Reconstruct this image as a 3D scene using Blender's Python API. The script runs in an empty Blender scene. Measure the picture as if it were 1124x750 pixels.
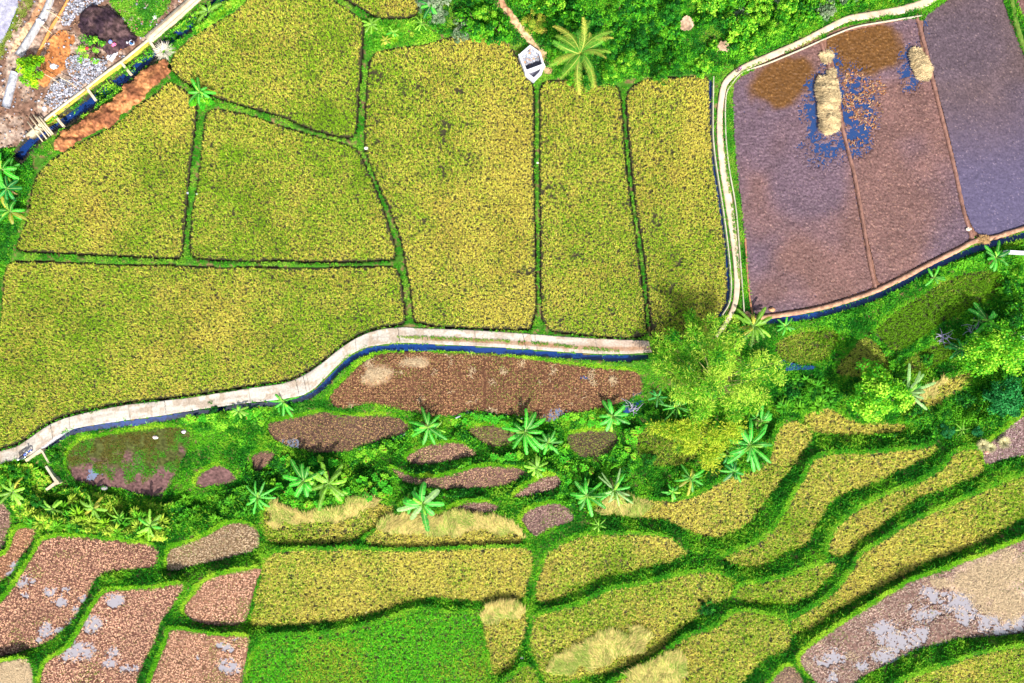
import bpy, math, random
import numpy as np
from mathutils import Vector, Matrix
from mathutils.geometry import tessellate_polygon
random.seed(7); rng = np.random.default_rng(11)
PI = math.pi
H = 90.0            # camera height over the upper fields
S = 0.1             # metres to the pixel at z = 0
scn = bpy.context.scene
col = scn.collection

def U(u, v, z=0.0):
    u = np.asarray(u, float); v = np.asarray(v, float); z = np.asarray(z, float)
    k = S*(H-z)/H
    return (u-562.0)*k, (375.0-v)*k

# ------------------------------------------------------------------ noise
_T = rng.random((256, 256))
def vnoise(x, y, f=1.0, o=0):
    x = np.asarray(x)*f+o*17.3+1000; y = np.asarray(y)*f+o*31.7+1000
    xi = np.floor(x).astype(int); yi = np.floor(y).astype(int)
    fx = x-xi; fy = y-yi; fx = fx*fx*(3-2*fx); fy = fy*fy*(3-2*fy)
    a = _T[xi & 255, yi & 255]; b = _T[(xi+1) & 255, yi & 255]
    c = _T[xi & 255, (yi+1) & 255]; d = _T[(xi+1) & 255, (yi+1) & 255]
    return (a*(1-fx)+b*fx)*(1-fy)+(c*(1-fx)+d*fx)*fy
def fbm(x, y, f=1.0, o=0, n=4):
    s = 0; a = 0.5; t = 0
    for i in range(n):
        s = s+a*vnoise(x, y, f, o+i); t += a; a *= 0.5; f *= 2.03
    return s/t
def sstep(a, b, x):
    t = np.clip((x-a)/(b-a), 0, 1); return t*t*(3-2*t)

# ------------------------------------------------------------------ polygons (u, v) along the edges of each field
def chaikin(p, n=2, closed=True):
    p = np.array(p, float)
    for _ in range(n):
        q = np.roll(p, -1, 0) if closed else p[1:]
        a = p if closed else p[:-1]
        r = np.empty((len(a)*2, 2)); r[0::2] = a*0.78+q*0.22; r[1::2] = a*0.22+q*0.78
        if not closed: r = np.vstack([p[:1], r, p[-1:]])
        p = r
    return p

F = {}
def field(key, z, kind, pts, label, green=0.3, inset=1.2, sp=2.3, **kw):
    F[key] = dict(z=z, kind=kind, poly=chaikin(pts, 1), label=label, green=green, inset=inset, sp=sp, **kw)

field('f1', 0, 'rice', [(275,-60),(275,0),(258,15),(240,24),(225,33),(212,42),(200,52),(190,62),(187,75),(194,82),(205,91),(222,100),(240,108),(281,120),(310,128),(345,143),(372,150),(385,151),(391,146),(393,110),(397,60),(399,28),(395,20),(370,4),(345,-12),(300,-60)],
      'ripening rice in the top field left of centre, cornered by the path of a grassy bank', 0.42)
field('f2', 0, 'rice', [(187,90),(200,98),(213,108),(216,122),(212,155),(208,188),(204,233),(200,278),(197,284),(120,280),(50,277),(19,275),(22,262),(28,250),(33,232),(34,220),(37,205),(42,192),(55,178),(70,168),(85,160),(100,152),(120,142),(135,133),(150,118),(170,105),(178,98)],
      'yellow ripening rice in the field below the long heap of brown earth', 0.3)
field('f3', 0, 'rice', [(226,128),(230,122),(240,120),(280,129),(310,140),(345,150),(375,158),(390,163),(396,172),(403,188),(416,218),(428,253),(433,270),(434,281),(430,285),(386,287),(336,287),(303,285),(281,287),(218,284),(211,280),(209,270),(212,233),(217,208),(221,180),(224,150)],
      'ripening rice in the five-sided field left of centre, greener in its middle', 0.38)
field('f4', 0, 'rice', [(12,288),(8,293),(5,313),(4,338),(1,363),(-8,380),(-60,395),(-60,520),(0,492),(20,487),(50,465),(72,455),(130,442),(200,435),(281,422),(318,417),(346,402),(381,373),(411,359),(441,356),(445,352),(443,338),(441,313),(436,297),(430,293),(391,294),(331,295),(281,294),(240,295),(188,292),(138,292),(95,290),(50,288)],
      'ripening rice in the long field that follows the pale concrete lane on the left', 0.3)
field('f5', 0, 'rice', [(407,60),(431,54),(466,50),(484,45),(506,39),(521,37),(544,41),(561,54),(569,66),(577,84),(585,92),(586,125),(585,188),(587,263),(588,360),(562,362),(456,357),(453,338),(452,318),(446,293),(443,270),(431,235),(418,208),(410,188),(401,165),(401,150),(403,100)],
      'ripening rice in the largest upper field, its corner touching the open concrete tank', 0.3)
field('f6', 0, 'rice', [(593,92),(612,88),(640,92),(667,92),(679,97),(681,112),(684,150),(687,188),(693,233),(699,275),(706,328),(709,360),(708,369),(682,371),(637,367),(596,362),(594,313),(594,263),(593,188),(593,125)],
      'ripening rice in the narrow upright field right below the coconut palm', 0.45)
field('f7', 0, 'rice', [(692,96),(712,87),(737,86),(774,84),(778,88),(779,125),(780,155),(783,188),(789,225),(796,270),(798,313),(797,330),(790,345),(770,370),(730,373),(716,370),(715,360),(712,328),(707,275),(699,233),(693,180),(688,125),(688,105)],
      'ripening rice in the upright field beside the pale dirt path', 0.33)
field('f8', 0, 'rice', [(350,-60),(368,-6),(381,0),(401,12),(414,20),(453,20),(461,10),(456,0),(458,-60)],
      'ripening rice in the cut-off field at the top edge left of the thicket', 0.4)
field('m1', -0.1, 'mud', [(843,71),(873,55),(898,48),(903,49),(910,67),(914,90),(918,110),(923,140),(932,175),(943,238),(952,288),(959,312),(955,317),(928,326),(893,336),(843,344),(828,346),(824,338),(822,313),(817,263),(814,225),(809,188),(806,150),(804,100),(807,90),(820,80)], 'mud')
field('m2', -0.1, 'mud', [(905,46),(918,37),(968,27),(1003,20),(1007,22),(1009,45),(1018,75),(1024,100),(1035,140),(1047,186),(1054,220),(1062,252),(1064,263),(1055,268),(1018,286),(993,299),(967,312),(963,308),(959,288),(950,250),(943,208),(938,188),(929,150),(923,112),(918,75)], 'mud')
field('m3', -0.1, 'mud', [(1013,20),(1033,5),(1043,0),(1060,-60),(1085,-60),(1101,0),(1109,25),(1120,52),(1145,110),(1184,180),(1184,228),(1123,248),(1088,259),(1072,257),(1063,240),(1055,213),(1051,188),(1040,140),(1028,95),(1022,67),(1014,37)], 'mud')
field('m4', -0.1, 'mud', [(1112,-60),(1116,0),(1124,22),(1150,80),(1184,130),(1184,-60)], 'mud')
field('b1', -1.0, 'stub', [(416,388),(398,398),(383,413),(363,433),(361,441),(373,450),(391,446),(406,443),(431,448),(456,453),(481,458),(498,457),(516,450),(531,453),(562,456),(587,458),(600,463),(610,462),(617,456),(637,453),(662,448),(687,440),(704,433),(707,426),(702,411),(692,406),(662,405),(612,398),(562,392),(531,388),(496,387),(456,386),(431,387)],
      'brown rice stubble in the long field directly below the concrete lane', tone=(.42,.23,.11), soil=(.10,.045,.025))
field('b2', -1.4, 'stub', [(293,468),(297,463),(331,457),(356,451),(371,456),(393,457),(418,455),(436,458),(451,467),(448,473),(433,480),(416,484),(393,491),(381,497),(343,497),(331,493),(313,490),(298,480)],
      'dark brown stubble in the lens-shaped field left of the long brown one', tone=(.38,.23,.11), soil=(.09,.05,.035))
field('b3', -1.3, 'stub', [(276,500),(290,494),(303,497),(300,505),(290,513),(281,520),(276,510)], 'brown stubble on the tiny patch left of the big twin banana plants', tone=(.3,.17,.11), soil=(.11,.06,.045))
field('p1', -1.3, 'weedmud', [(72,506),(75,496),(90,483),(125,476),(162,471),(200,468),(212,478),(205,496),(195,516),(185,536),(175,546),(150,542),(135,536),(100,533),(80,526)], 'weeds')
field('p2', -1.1, 'weedmud', [(214,536),(217,521),(240,510),(252,516),(264,528),(245,532)], 'weeds')
field('t1', -0.9, 'stub', [(446,501),(456,495),(471,488),(491,486),(506,486),(518,492),(524,500),(513,503),(496,506),(476,510),(456,511),(447,507)],
      'pinkish stubble on the small oval terrace below the first lone banana plant', tone=(.58,.36,.22), soil=(.14,.075,.055))
field('t2', -0.2, 'stub', [(428,513),(436,515),(451,523),(476,525),(501,520),(521,513),(541,512),(562,513),(577,516),(574,523),(562,532),(543,535),(506,537),(486,537),(456,533),(441,528)],
      'pinkish stubble on the long curved terrace second from the oval one', tone=(.52,.32,.19), soil=(.13,.07,.055))
field('t3', -1.2, 'stub', [(513,471),(526,468),(546,468),(562,473),(569,479),(562,488),(543,492),(528,486),(518,478)], 'greenish stubble on the small terrace left of the spreading banana plant', tone=(.34,.27,.10), soil=(.11,.07,.04))
field('t4', 0.3, 'stub', [(562,546),(569,540),(587,528),(604,521),(614,523),(617,531),(607,538),(587,543),(567,548)], 'pinkish stubble on the wedge-shaped terrace right of the long curved one', tone=(.5,.33,.25), soil=(.13,.07,.055))
field('t5', 0.4, 'stub', [(490,562),(506,553),(526,550),(546,554),(549,560),(530,565),(505,565)], 'pinkish stubble on the sliver of terrace above the pale straw-coloured rice', tone=(.5,.33,.25), soil=(.13,.07,.055))
field('t6', 0.7, 'stub', [(572,571),(577,562),(592,555),(612,552),(624,558),(631,567),(627,573),(607,579),(592,587),(586,590),(580,583)], 'mauve stubble on the short rounded terrace left of the small star-shaped banana plant', tone=(.44,.29,.23), soil=(.13,.075,.065))
field('t7', -1.3, 'stub', [(622,478),(637,474),(672,472),(680,481),(674,493),(662,501),(637,503),(624,491)], 'dull green-brown stubble on the shaded terrace between two rows of round shrubs', tone=(.28,.2,.07), soil=(.07,.05,.03))
field('t8', -1.3, 'rice', [(697,478),(715,466),(745,470),(765,482),(768,500),(745,512),(712,510),(697,497)], 'dark ripening rice on the shaded terrace under the bamboo clump', 0.55, sp=2.85)
field('r1', -0.4, 'rice', [(647,560),(660,550),(682,547),(707,548),(737,551),(762,546),(777,538),(797,526),(822,518),(842,510),(848,495),(850,480),(858,466),(873,461),(886,468),(890,483),(880,496),(868,516),(853,533),(843,546),(827,568),(812,580),(787,590),(774,589),(757,583),(737,573),(722,568),(687,567)],
      'golden rice on the long terrace curving down from the bamboo clump', 0.22, sp=2.9)
field('r2', -0.9, 'rice', [(880,461),(888,453),(905,446),(920,453),(933,462),(955,466),(993,464),(994,473),(978,476),(943,477),(898,476),(888,471)],
      'golden rice on the low terrace just below the lime-green tree', 0.3, sp=2.9)
field('r3', 0.4, 'rice', [(890,508),(900,501),(918,498),(955,498),(993,495),(1018,491),(1030,486),(1022,499),(1003,508),(983,518),(963,528),(938,536),(915,546),(903,562),(893,583),(883,598),(855,609),(843,617),(827,623),(812,622),(787,613),(824,600),(843,590),(863,561),(875,538),(885,521)],
      'golden rice on the S-shaped terrace crossed by one short dark line', 0.3, sp=2.9)
field('r4', 1.1, 'rice', [(1050,496),(1068,492),(1077,497),(1080,517),(1068,523),(1038,535),(1005,547),(983,563),(968,575),(943,593),(933,606),(923,612),(908,608),(910,595),(920,578),(930,568),(955,551),(993,536),(1018,526),(1038,513),(1043,501)],
      'golden rice on the terrace ending at the small mauve stubble field', 0.3, sp=2.9)
field('r5', 1.8, 'rice', [(1184,505),(1124,521),(1093,533),(1060,548),(1018,565),(993,578),(968,595),(950,605),(940,615),(935,628),(923,643),(905,660),(873,678),(865,685),(870,698),(893,688),(918,670),(955,648),(993,630),(1018,615),(1043,608),(1068,598),(1093,585),(1118,570),(1184,535)],
      'golden rice on the longest diagonal terrace running to the right edge', 0.22, sp=2.9)
field('r6', 1.3, 'rice', [(920,619),(913,615),(893,623),(868,632),(843,638),(812,643),(808,650),(808,657),(827,662),(843,663),(868,663),(888,655),(903,640)],
      'golden rice on the small pod-shaped terrace right of centre', 0.35, sp=2.9)
field('r7', 0.6, 'rice', [(644,587),(674,587),(712,587),(737,590),(752,606),(747,613),(712,622),(682,629),(657,633),(642,644),(612,657),(589,661),(587,648),(594,625),(602,605),(619,597),(634,590)],
      'golden rice on the rounded terrace below the small star-shaped banana plant', 0.28, sp=2.9)
field('r8', 1.3, 'rice', [(772,627),(787,629),(806,635),(806,648),(794,660),(774,665),(767,675),(752,685),(737,698),(724,713),(702,725),(674,735),(637,743),(607,750),(597,748),(589,728),(582,713),(583,688),(589,675),(637,665),(667,648),(702,643),(737,634)],
      'rice with a pale flattened lobe along its lower side, bottom centre right', 0.34, sp=2.85)
field('r9', 2.0, 'rice', [(802,675),(812,670),(827,672),(843,675),(858,678),(865,687),(869,705),(863,713),(843,720),(837,723),(822,738),(810,752),(800,790),(640,790),(665,752),(712,733),(737,713),(752,700),(787,690)],
      'yellow-green rice on the bottom terrace left of the pale straw field', 0.3, sp=2.9)
field('r10', 1.4, 'rice', [(531,670),(546,665),(562,664),(577,670),(578,688),(573,705),(567,723),(562,733),(541,743),(538,725),(533,703),(530,688)],
      'golden rice on the tiny upright plot beside the bright green field', 0.25, sp=2.85)
field('r11', 0.9, 'rice', [(293,607),(331,604),(363,604),(391,602),(421,605),(461,605),(506,603),(562,600),(582,602),(586,613),(581,633),(576,650),(572,658),(562,661),(518,659),(476,655),(443,660),(421,670),(381,679),(343,684),(281,688),(275,688),(277,670),(284,640)],
      'golden rice in the wide plot between the pale straw rice and the bright green field', 0.18, sp=2.85)
field('r12', 0.2, 'rice', [(293,553),(301,552),(317,562),(340,566),(371,562),(381,553),(398,550),(416,551),(431,556),(432,565),(424,573),(416,578),(398,587),(381,594),(356,598),(318,598),(291,595),(288,563)],
      'rice with a pale upper rim below the big twin banana plants', 0.28, sp=3.1)
field('r13', 0.5, 'rice', [(398,596),(404,588),(411,583),(423,572),(441,565),(461,566),(493,563),(518,565),(541,570),(562,574),(574,588),(574,597),(562,598),(506,599),(456,602),(418,600)],
      'pale straw-coloured rice leaning over below the low banana plant', 0.1, sp=3.0)
field('g1', 1.6, 'green', [(286,705),(291,702),(306,698),(356,697),(393,690),(421,683),(446,673),(471,669),(493,674),(521,673),(527,678),(528,698),(533,713),(536,738),(536,752),(534,790),(268,790),(270,750),(278,720)],
      'bright green young rice in the bottom field left of centre', 0.95, sp=2.9)
field('r14', 2.0, 'rice', [(569,738),(577,728),(587,735),(592,749),(596,790),(545,790),(550,752)], 'rice on the small corner plot at the bottom edge below centre', 0.4, sp=2.85)
field('r15', 3.6, 'rice', [(983,750),(1018,738),(1068,720),(1093,714),(1124,710),(1184,700),(1184,800),(950,800)], 'yellow rice in the bottom right corner below the pale straw field', 0.4, sp=2.85)
field('z1', 2.7, 'wet', [(1184,565),(1124,593),(1105,599),(1080,610),(1055,618),(1035,628),(1005,635),(973,655),(943,673),(913,693),(888,710),(875,725),(893,748),(905,762),(935,752),(955,738),(983,725),(1003,713),(1030,707),(1055,700),(1093,699),(1124,695),(1184,680)],
      'mauve stubble rows with pale puddles in the wide bottom right field', tone=(.54,.40,.32), soil=(.17,.10,.08))
field('z2', 2.5, 'stub', [(846,748),(860,733),(870,730),(880,743),(884,750),(890,790),(820,790)], 'brown stubble on the small plot cut by the bottom edge', tone=(.42,.28,.17), soil=(.13,.08,.06))
field('z3', 1.3, 'stub', [(1078,497),(1085,488),(1108,468),(1124,457),(1184,420),(1184,480),(1124,501),(1105,503),(1081,512)],
      'mauve stubble at the right edge beside the pale sheaves', tone=(.5,.36,.34), soil=(.15,.09,.085))
field('s1', -1.2, 'rice', [(852,374),(868,368),(893,363),(910,362),(921,366),(917,380),(908,394),(895,398),(880,400),(862,398),(850,388)], 'dark ripening rice on the shaded terrace under the brown canal bank', 0.75, sp=2.85)
field('s2', -1.0, 'rice', [(917,412),(919,400),(932,387),(942,374),(950,369),(962,377),(972,389),(977,402),(971,411),(955,414),(935,414)], 'dark golden rice on the rounded terrace above the lime-green tree', 0.35, sp=2.85)
field('s3', -0.8, 'rice', [(958,366),(972,350),(990,338),(1010,325),(1040,306),(1066,298),(1092,297),(1103,305),(1098,318),(1080,330),(1062,340),(1040,350),(1020,365),(1000,378),(980,387),(972,380)], 'dark rice on the long shaded terrace under the canal bank at right', 0.85, sp=2.85)
field('s5', -0.9, 'rice', [(990,396),(1012,384),(1036,376),(1050,380),(1044,392),(1026,402),(1008,412),(996,408)], 'green-gold rice on the sliver of terrace above the drooping banana plant', 0.7, sp=2.85)
field('s4', -0.3, 'rice', [(1000,440),(1020,425),(1050,412),(1066,408),(1058,424),(1040,435),(1022,446),(1004,450)], 'dry leaning rice on the thin terrace right of the drooping banana plant', 0.2, sp=3.1)
field('l1', 1.3, 'stub', [(45,595),(60,589),(87,589),(125,594),(172,598),(175,608),(172,622),(150,625),(125,627),(107,633),(100,648),(92,663),(80,683),(62,700),(37,712),(0,722),(-60,735),(-60,705),(0,663),(15,645),(27,625),(40,605)],
      'pinkish stubble with scattered pale puddles in the big left terrace', tone=(.66,.39,.25), soil=(.14,.065,.045), wet=1)
field('l2', 0.7, 'stub', [(17,582),(25,579),(40,580),(39,590),(25,610),(15,628),(2,638),(-20,648),(-20,620),(0,612),(10,605)], 'pinkish stubble on the narrow terrace at the left edge', tone=(.60,.34,.2), soil=(.17,.08,.045), wet=1)
field('l2b', 0.2, 'stub', [(-60,540),(0,548),(12,562),(14,570),(10,583),(0,610),(-60,640)], 'pinkish stubble cut by the left edge above the others', tone=(.5,.32,.24), soil=(.14,.08,.06))
field('l3', 2.1, 'stub', [(112,652),(125,648),(162,647),(200,640),(204,644),(190,665),(177,683),(172,703),(160,725),(150,749),(140,790),(40,790),(45,749),(47,733),(55,723),(75,713),(87,695),(100,670)],
      'pinkish stubble with pale puddles in the upright terrace at the bottom left', tone=(.68,.41,.27), soil=(.14,.065,.045), wet=1)
field('l4', 1.7, 'stub', [(288,624),(281,624),(250,629),(225,637),(215,650),(200,670),(207,680),(232,687),(262,687),(271,680),(277,655),(282,638)],
      'pinkish stubble in the small rounded terrace left of the wide golden plot', tone=(.70,.42,.28), soil=(.18,.09,.055))
field('l5', 2.4, 'stub', [(185,690),(212,693),(240,699),(265,698),(276,699),(272,713),(265,749),(262,790),(150,790),(165,749),(175,723),(184,703)],
      'pinkish stubble in the bottom terrace left of the bright green field', tone=(.68,.41,.27), soil=(.18,.09,.055), wet=1)
field('l6', 0.7, 'stub', [(185,603),(200,598),(225,590),(250,575),(265,574),(281,578),(286,590),(284,604),(250,613),(212,622),(185,629),(182,620)],
      'tan stubble in the small terrace just above and right of the big pinkish one', tone=(.56,.42,.27), soil=(.17,.11,.06))
field('l7', 2.2, 'stub', [(-60,740),(0,728),(30,722),(35,733),(36,749),(36,790),(-60,790)], 'pale straw-coloured stubble in the bottom left corner', tone=(.75,.58,.36), soil=(.4,.28,.16))

# lodged (flattened) rice: pale lobes
LODGED = dict(
 r13=[[(410,585),(423,570),(441,563),(461,565),(493,561),(518,563),(541,568),(562,572),(574,587),(560,589),(530,585),(500,591),(470,590),(440,586)]],
 r12=[[(290,554),(301,550),(317,559),(340,563),(371,561),(381,552),(398,548),(416,549),(412,560),(392,566),(370,572),(345,577),(320,575),(300,580),(290,575)]],
 r10=[[(531,668),(546,663),(562,662),(577,668),(576,684),(560,684),(545,690),(533,686)]],
 r8=[[(632,716),(645,706),(670,696),(700,690),(712,695),(708,712),(690,722),(662,730),(640,735),(610,742),(600,738),(612,726)]],
 r9=[[(680,790),(688,745),(705,730),(722,722),(742,712),(752,728),(752,748),(745,790)]],
 r1=[[(645,562),(658,551),(682,546),(705,549),(712,557),(703,566),(680,568)]],
 s4=[[(1000,441),(1014,430),(1030,420),(1044,418),(1032,428),(1014,440),(1002,447)]])

# ------------------------------------------------------------------ raster of zones
M = 140; RES = 1.0
W_, H_ = 1124+2*M, 750+2*M
uu, vv = np.meshgrid(np.arange(W_)-M+0.5, np.arange(H_)-M+0.5)     # pixel centres
def raster(poly):
    p = np.array(poly, float)
    u0 = int(max(-M, math.floor(p[:,0].min())-1)); u1 = int(min(1124+M, math.ceil(p[:,0].max())+1))
    v0 = int(max(-M, math.floor(p[:,1].min())-1)); v1 = int(min(750+M, math.ceil(p[:,1].max())+1))
    m = np.zeros((H_, W_), bool)
    if u1 <= u0 or v1 <= v0: return m
    a = uu[v0+M:v1+M, u0+M:u1+M]; b = vv[v0+M:v1+M, u0+M:u1+M]
    ins = np.zeros(a.shape, bool)
    q = np.roll(p, -1, 0)
    for (x1, y1), (x2, y2) in zip(p, q):
        if y1 == y2: continue
        c = ((y1 > b) != (y2 > b)) & (a < (x2-x1)*(b-y1)/(y2-y1)+x1)
        ins ^= c
    m[v0+M:v1+M, u0+M:u1+M] = ins
    return m
def shift(m, du, dv):
    r = np.zeros_like(m)
    h, w = m.shape
    r[max(dv,0):h+min(dv,0), max(du,0):w+min(du,0)] = m[max(-dv,0):h+min(-dv,0), max(-du,0):w+min(-du,0)]
    return r
def dil(m, n):
    for i in range(n):
        m = m | shift(m,1,0) | shift(m,-1,0) | shift(m,0,1) | shift(m,0,-1)
    return m
def ero(m, n): return ~dil(~m, n)
def resample(pl, step=3.0):
    p = np.array(pl, float); d = np.r_[0, np.cumsum(np.hypot(*np.diff(p, axis=0).T))]
    n = max(2, int(d[-1]/step)); t = np.linspace(0, d[-1], n)
    return np.stack([np.interp(t, d, p[:,0]), np.interp(t, d, p[:,1])], 1)
def ribbon_poly(pl, w):
    p = resample(chaikin(pl, 2, False)); t = np.gradient(p, axis=0); t /= np.hypot(t[:,0], t[:,1])[:,None]+1e-9
    n = np.stack([-t[:,1], t[:,0]], 1); w = np.interp(np.linspace(0,1,len(p)), np.linspace(0,1,len(w)), w) if hasattr(w,'__len__') else np.full(len(p), w)
    return p, n, w

N_EDGE = [(-60,520),(0,495),(20,490),(50,468),(72,458),(130,445),(200,438),(281,425),(318,420),(346,405),(381,376),(411,362),(441,359),(456,360),(510,362),(562,365),(637,371),(712,374)]
S_EDGE = [(-60,533),(0,509),(25,503),(42,496),(70,474),(82,470),(125,463),(175,457),(207,451),(281,441),(296,440),(331,435),(346,426),(363,408),(381,391),(401,381),(421,378),(440,376),(481,378),(562,382),(640,388),(680,389),(716,387)]
lane_poly = np.array(N_EDGE+S_EDGE[::-1], float)
CAN_A = [(42,499),(50,491),(75,476),(85,472.5),(125,466.5),(175,460.5),(207,454.5),(281,444.5),(300,443.5),(338,437),(351,428),(367,411),(384,394.5),(403,385),(421,381.5),(481,381.5),(562,386),(640,392),(680,394),(712,392)]
CAN_B = [(840,352),(893,347.5),(943,333),(980,318),(1010,300),(1055,279.5),(1088,268),(1124,259),(1184,246)]
CAN_C = [(780.5,88),(781,125),(781,155),(784.5,186),(790,215),(796,265),(801,313),(799,334),(791,348)]
CAN_D = [(20,174),(32,158),(52,142),(75,130),(100,113),(122,96),(142,82),(158,68),(172,56),(186,44),(203,32),(225,14),(245,-4),(270,-30)]
LANE_B = [(1060,-30),(1018,3),(990,11),(960,16),(930,20),(905,33),(880,46),(843,62.5),(817,73.5),(803,83),(795,92),(791.5,110),(790,130),(790.5,155),(794,186),(799,215),(804,250),(808.5,290),(809.5,315),(807,335),(798,354),(786,370)]
water_specs = [(CAN_A, 5.6, -1.05), (CAN_B, 6.5, -0.95), (CAN_C, 2.2, -0.28), (CAN_D, 9.0, -0.8)]
zone_water = np.zeros((H_, W_), bool); zone_path = raster(lane_poly)
def rib_mask(pl, w):
    p, n, ww = ribbon_poly(pl, w)
    return raster(np.vstack([p+n*ww[:,None]/2, (p-n*ww[:,None]/2)[::-1]]))
wmasks = [rib_mask(pl, w+1.0) for pl, w, z in water_specs]
for m in wmasks: zone_water |= m
laneb_mask = rib_mask(LANE_B, 9.0)
zone_path |= laneb_mask

fid = np.zeros((H_, W_), int); keys = list(F)
for i, k in enumerate(keys):
    F[k]['mask'] = raster(F[k]['poly']) ; fid[F[k]['mask']] = i+1
infield = fid > 0

# rims (small raised lips) stand on the downhill, north-west side of each terrace
Z = np.full((H_, W_), np.nan)
rim = np.zeros((H_, W_), bool); ricerim = rim.copy()
for k in keys:
    f = F[k]
    if k[0] in 'fm': continue
    sh = f['mask'].copy()
    for t in (1,2,3,4): sh |= shift(f['mask'], -int(round(t*0.7)), -t) | shift(f['mask'], -t, -int(round(t*0.5)))
    sh &= ~infield & ~zone_water & ~zone_path
    if k[0] in 'rgs' or k == 't8': ricerim |= sh
    rim |= sh
    Z[sh] = f['z']+0.18
for i, k in enumerate(keys):
    Z[fid == i+1] = F[k]['z']
    if k[0] in 'f': Z[dil(F[k]['mask'], 7) & ~infield] = 0.12
ditch = np.zeros((H_, W_), bool)
for k in keys:
    if k[0] == 'f': ditch |= dil(F[k]['mask'], 2)
ditch &= ~infield & ~zone_path; Z[ditch] = -0.28  # sunken mud edge, dug to deepen the dark gap beside the rice
Z[zone_path] = 0.15
# anchors: gully bottom, thicket, site, outer ground
def anchor(u, v, z, r=6):
    m = (uu-u)**2+(vv-v)**2 < r*r
    Z[m & ~infield] = z
for a in [(60,545,-1.3),(30,520,-1.2),(130,556,-1.0),(220,550,-1.2),(300,520,-1.7),(400,510,-1.7),(440,478,-1.7),(500,465,-1.5),(600,468,-1.6),(690,455,-1.8),(650,515,-1.6),(730,530,-1.2),(800,400,-1.2),(860,430,-1.4),(905,420,-1.5),(840,470,-1.2),
          (1000,400,-1.2),(1040,380,-1.4),(1090,400,-1.2),(1060,440,-0.6),(1010,470,-0.6),(1100,430,-0.4),(1110,300,-0.8),(1050,460,-0.3)]: anchor(*a)
for a in [(500,10,0.6),(560,5,0.9),(640,10,1.0),(720,10,1.1),(800,20,0.9),(870,10,0.8),(940,-30,0.6),(700,50,0.4),(770,60,0.3),(40,60,0.5),(110,40,0.5),(150,20,0.5),(10,20,0.8),(90,90,0.4),(20,130,0.2),(5,240,0.1),(160,-60,0.6),(640,-100,1.5)]: anchor(*a)
for v in range(-130, 890, 60):
    anchor(-130, v, 0.3 if v < 500 else 1.2, 8); anchor(1254, v, 0.0 if v < 300 else (v-300)*0.009, 8)
for u in range(-130, 1260, 60): anchor(u, 880, 3.0, 8); anchor(u, -130, 1.0, 8)
# fill by push-pull, then relax
def pushpull(z):
    m = ~np.isnan(z)
    lev = [(np.where(m, z, 0.0), m.astype(float))]
    while min(lev[-1][0].shape) > 4:
        a, w = lev[-1]; h, ww = a.shape; h2, w2 = (h+1)//2, (ww+1)//2
        A = np.zeros((h2*2, w2*2)); Wt = np.zeros((h2*2, w2*2)); A[:h,:ww] = a*w; Wt[:h,:ww] = w
        s = A.reshape(h2,2,w2,2).sum((1,3)); sw = Wt.reshape(h2,2,w2,2).sum((1,3))
        lev.append((np.where(sw > 0, s/np.maximum(sw,1e-9), 0), np.minimum(sw, 1)))
    out = lev[-1][0]
    for a, w in lev[-2::-1]:
        up = np.repeat(np.repeat(out, 2, 0), 2, 1)[:a.shape[0], :a.shape[1]]
        out = a*w+up*(1-w)
    return out
Zc = Z[::2, ::2].copy(); fixed = ~np.isnan(Zc); fill = pushpull(Zc)
for it in range(260):
    p = np.pad(fill, 1, mode='edge')
    avg = (p[:-2,1:-1]+p[2:,1:-1]+p[1:-1,:-2]+p[1:-1,2:])/4
    fill = np.where(fixed, Zc, avg)
ZR = np.repeat(np.repeat(fill, 2, 0), 2, 1)[:H_, :W_]
p = np.pad(ZR, 1, mode='edge'); ZR = (p[:-2,1:-1]+p[2:,1:-1]+p[1:-1,:-2]+p[1:-1,2:]+2*ZR)/6
ZR = np.where(np.isnan(Z), ZR, Z)
ZR = ZR + np.where(infield | zone_path, 0, (fbm(uu*S, vv*S, 0.9, 3)-0.5)*0.22)
for m, (pl, w, z) in zip(wmasks, water_specs): ZR[m & ~zone_path] = z-0.35
ZG = ZR.copy()           # what things stand on
zdrop = np.zeros((H_, W_))
for i, k in enumerate(keys):
    zdrop[F[k]['mask']] = 0.22 if F[k]['kind'] in ('rice','green') else 0.30
ZT = ZR-zdrop-np.where(zone_path & ~infield, 0.25, 0)

def zat(u, v, arr=None):
    arr = ZG if arr is None else arr
    i = np.clip(np.asarray(v)+M, 0, H_-1).astype(int); j = np.clip(np.asarray(u)+M, 0, W_-1).astype(int)
    return arr[i, j]
def place(u, v, dz=0.0, h=0.0):
    """ground point under something whose top, h above ground, is seen at u, v"""
    z = float(zat(u, v)); x, y = U(u, v, z+h)
    return (float(x), float(y), z+dz)

# ------------------------------------------------------------------ object helpers
def npmesh(name, verts, faces_flat, starts, totals, colors=None, smooth=False):
    me = bpy.data.meshes.new(name)
    verts = np.asarray(verts, np.float32); me.vertices.add(len(verts)); me.vertices.foreach_set('co', verts.ravel())
    me.loops.add(len(faces_flat)); me.loops.foreach_set('vertex_index', np.asarray(faces_flat, np.int32))
    me.polygons.add(len(starts)); me.polygons.foreach_set('loop_start', np.asarray(starts, np.int32))
    me.polygons.foreach_set('loop_total', np.asarray(totals, np.int32))
    me.update(calc_edges=True)
    if colors is not None:
        a = me.color_attributes.new('col', 'FLOAT_COLOR', 'POINT')
        c = np.ones((len(verts), 4), np.float32); c[:, :3] = colors; a.data.foreach_set('color', c.ravel())
    if smooth: me.polygons.foreach_set('use_smooth', np.ones(len(starts), bool))
    return me
def quads(name, verts, q, colors=None, smooth=False):
    q = np.asarray(q); n = len(q)
    return npmesh(name, verts, q.ravel(), np.arange(n)*4, np.full(n,4), colors, smooth)
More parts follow.
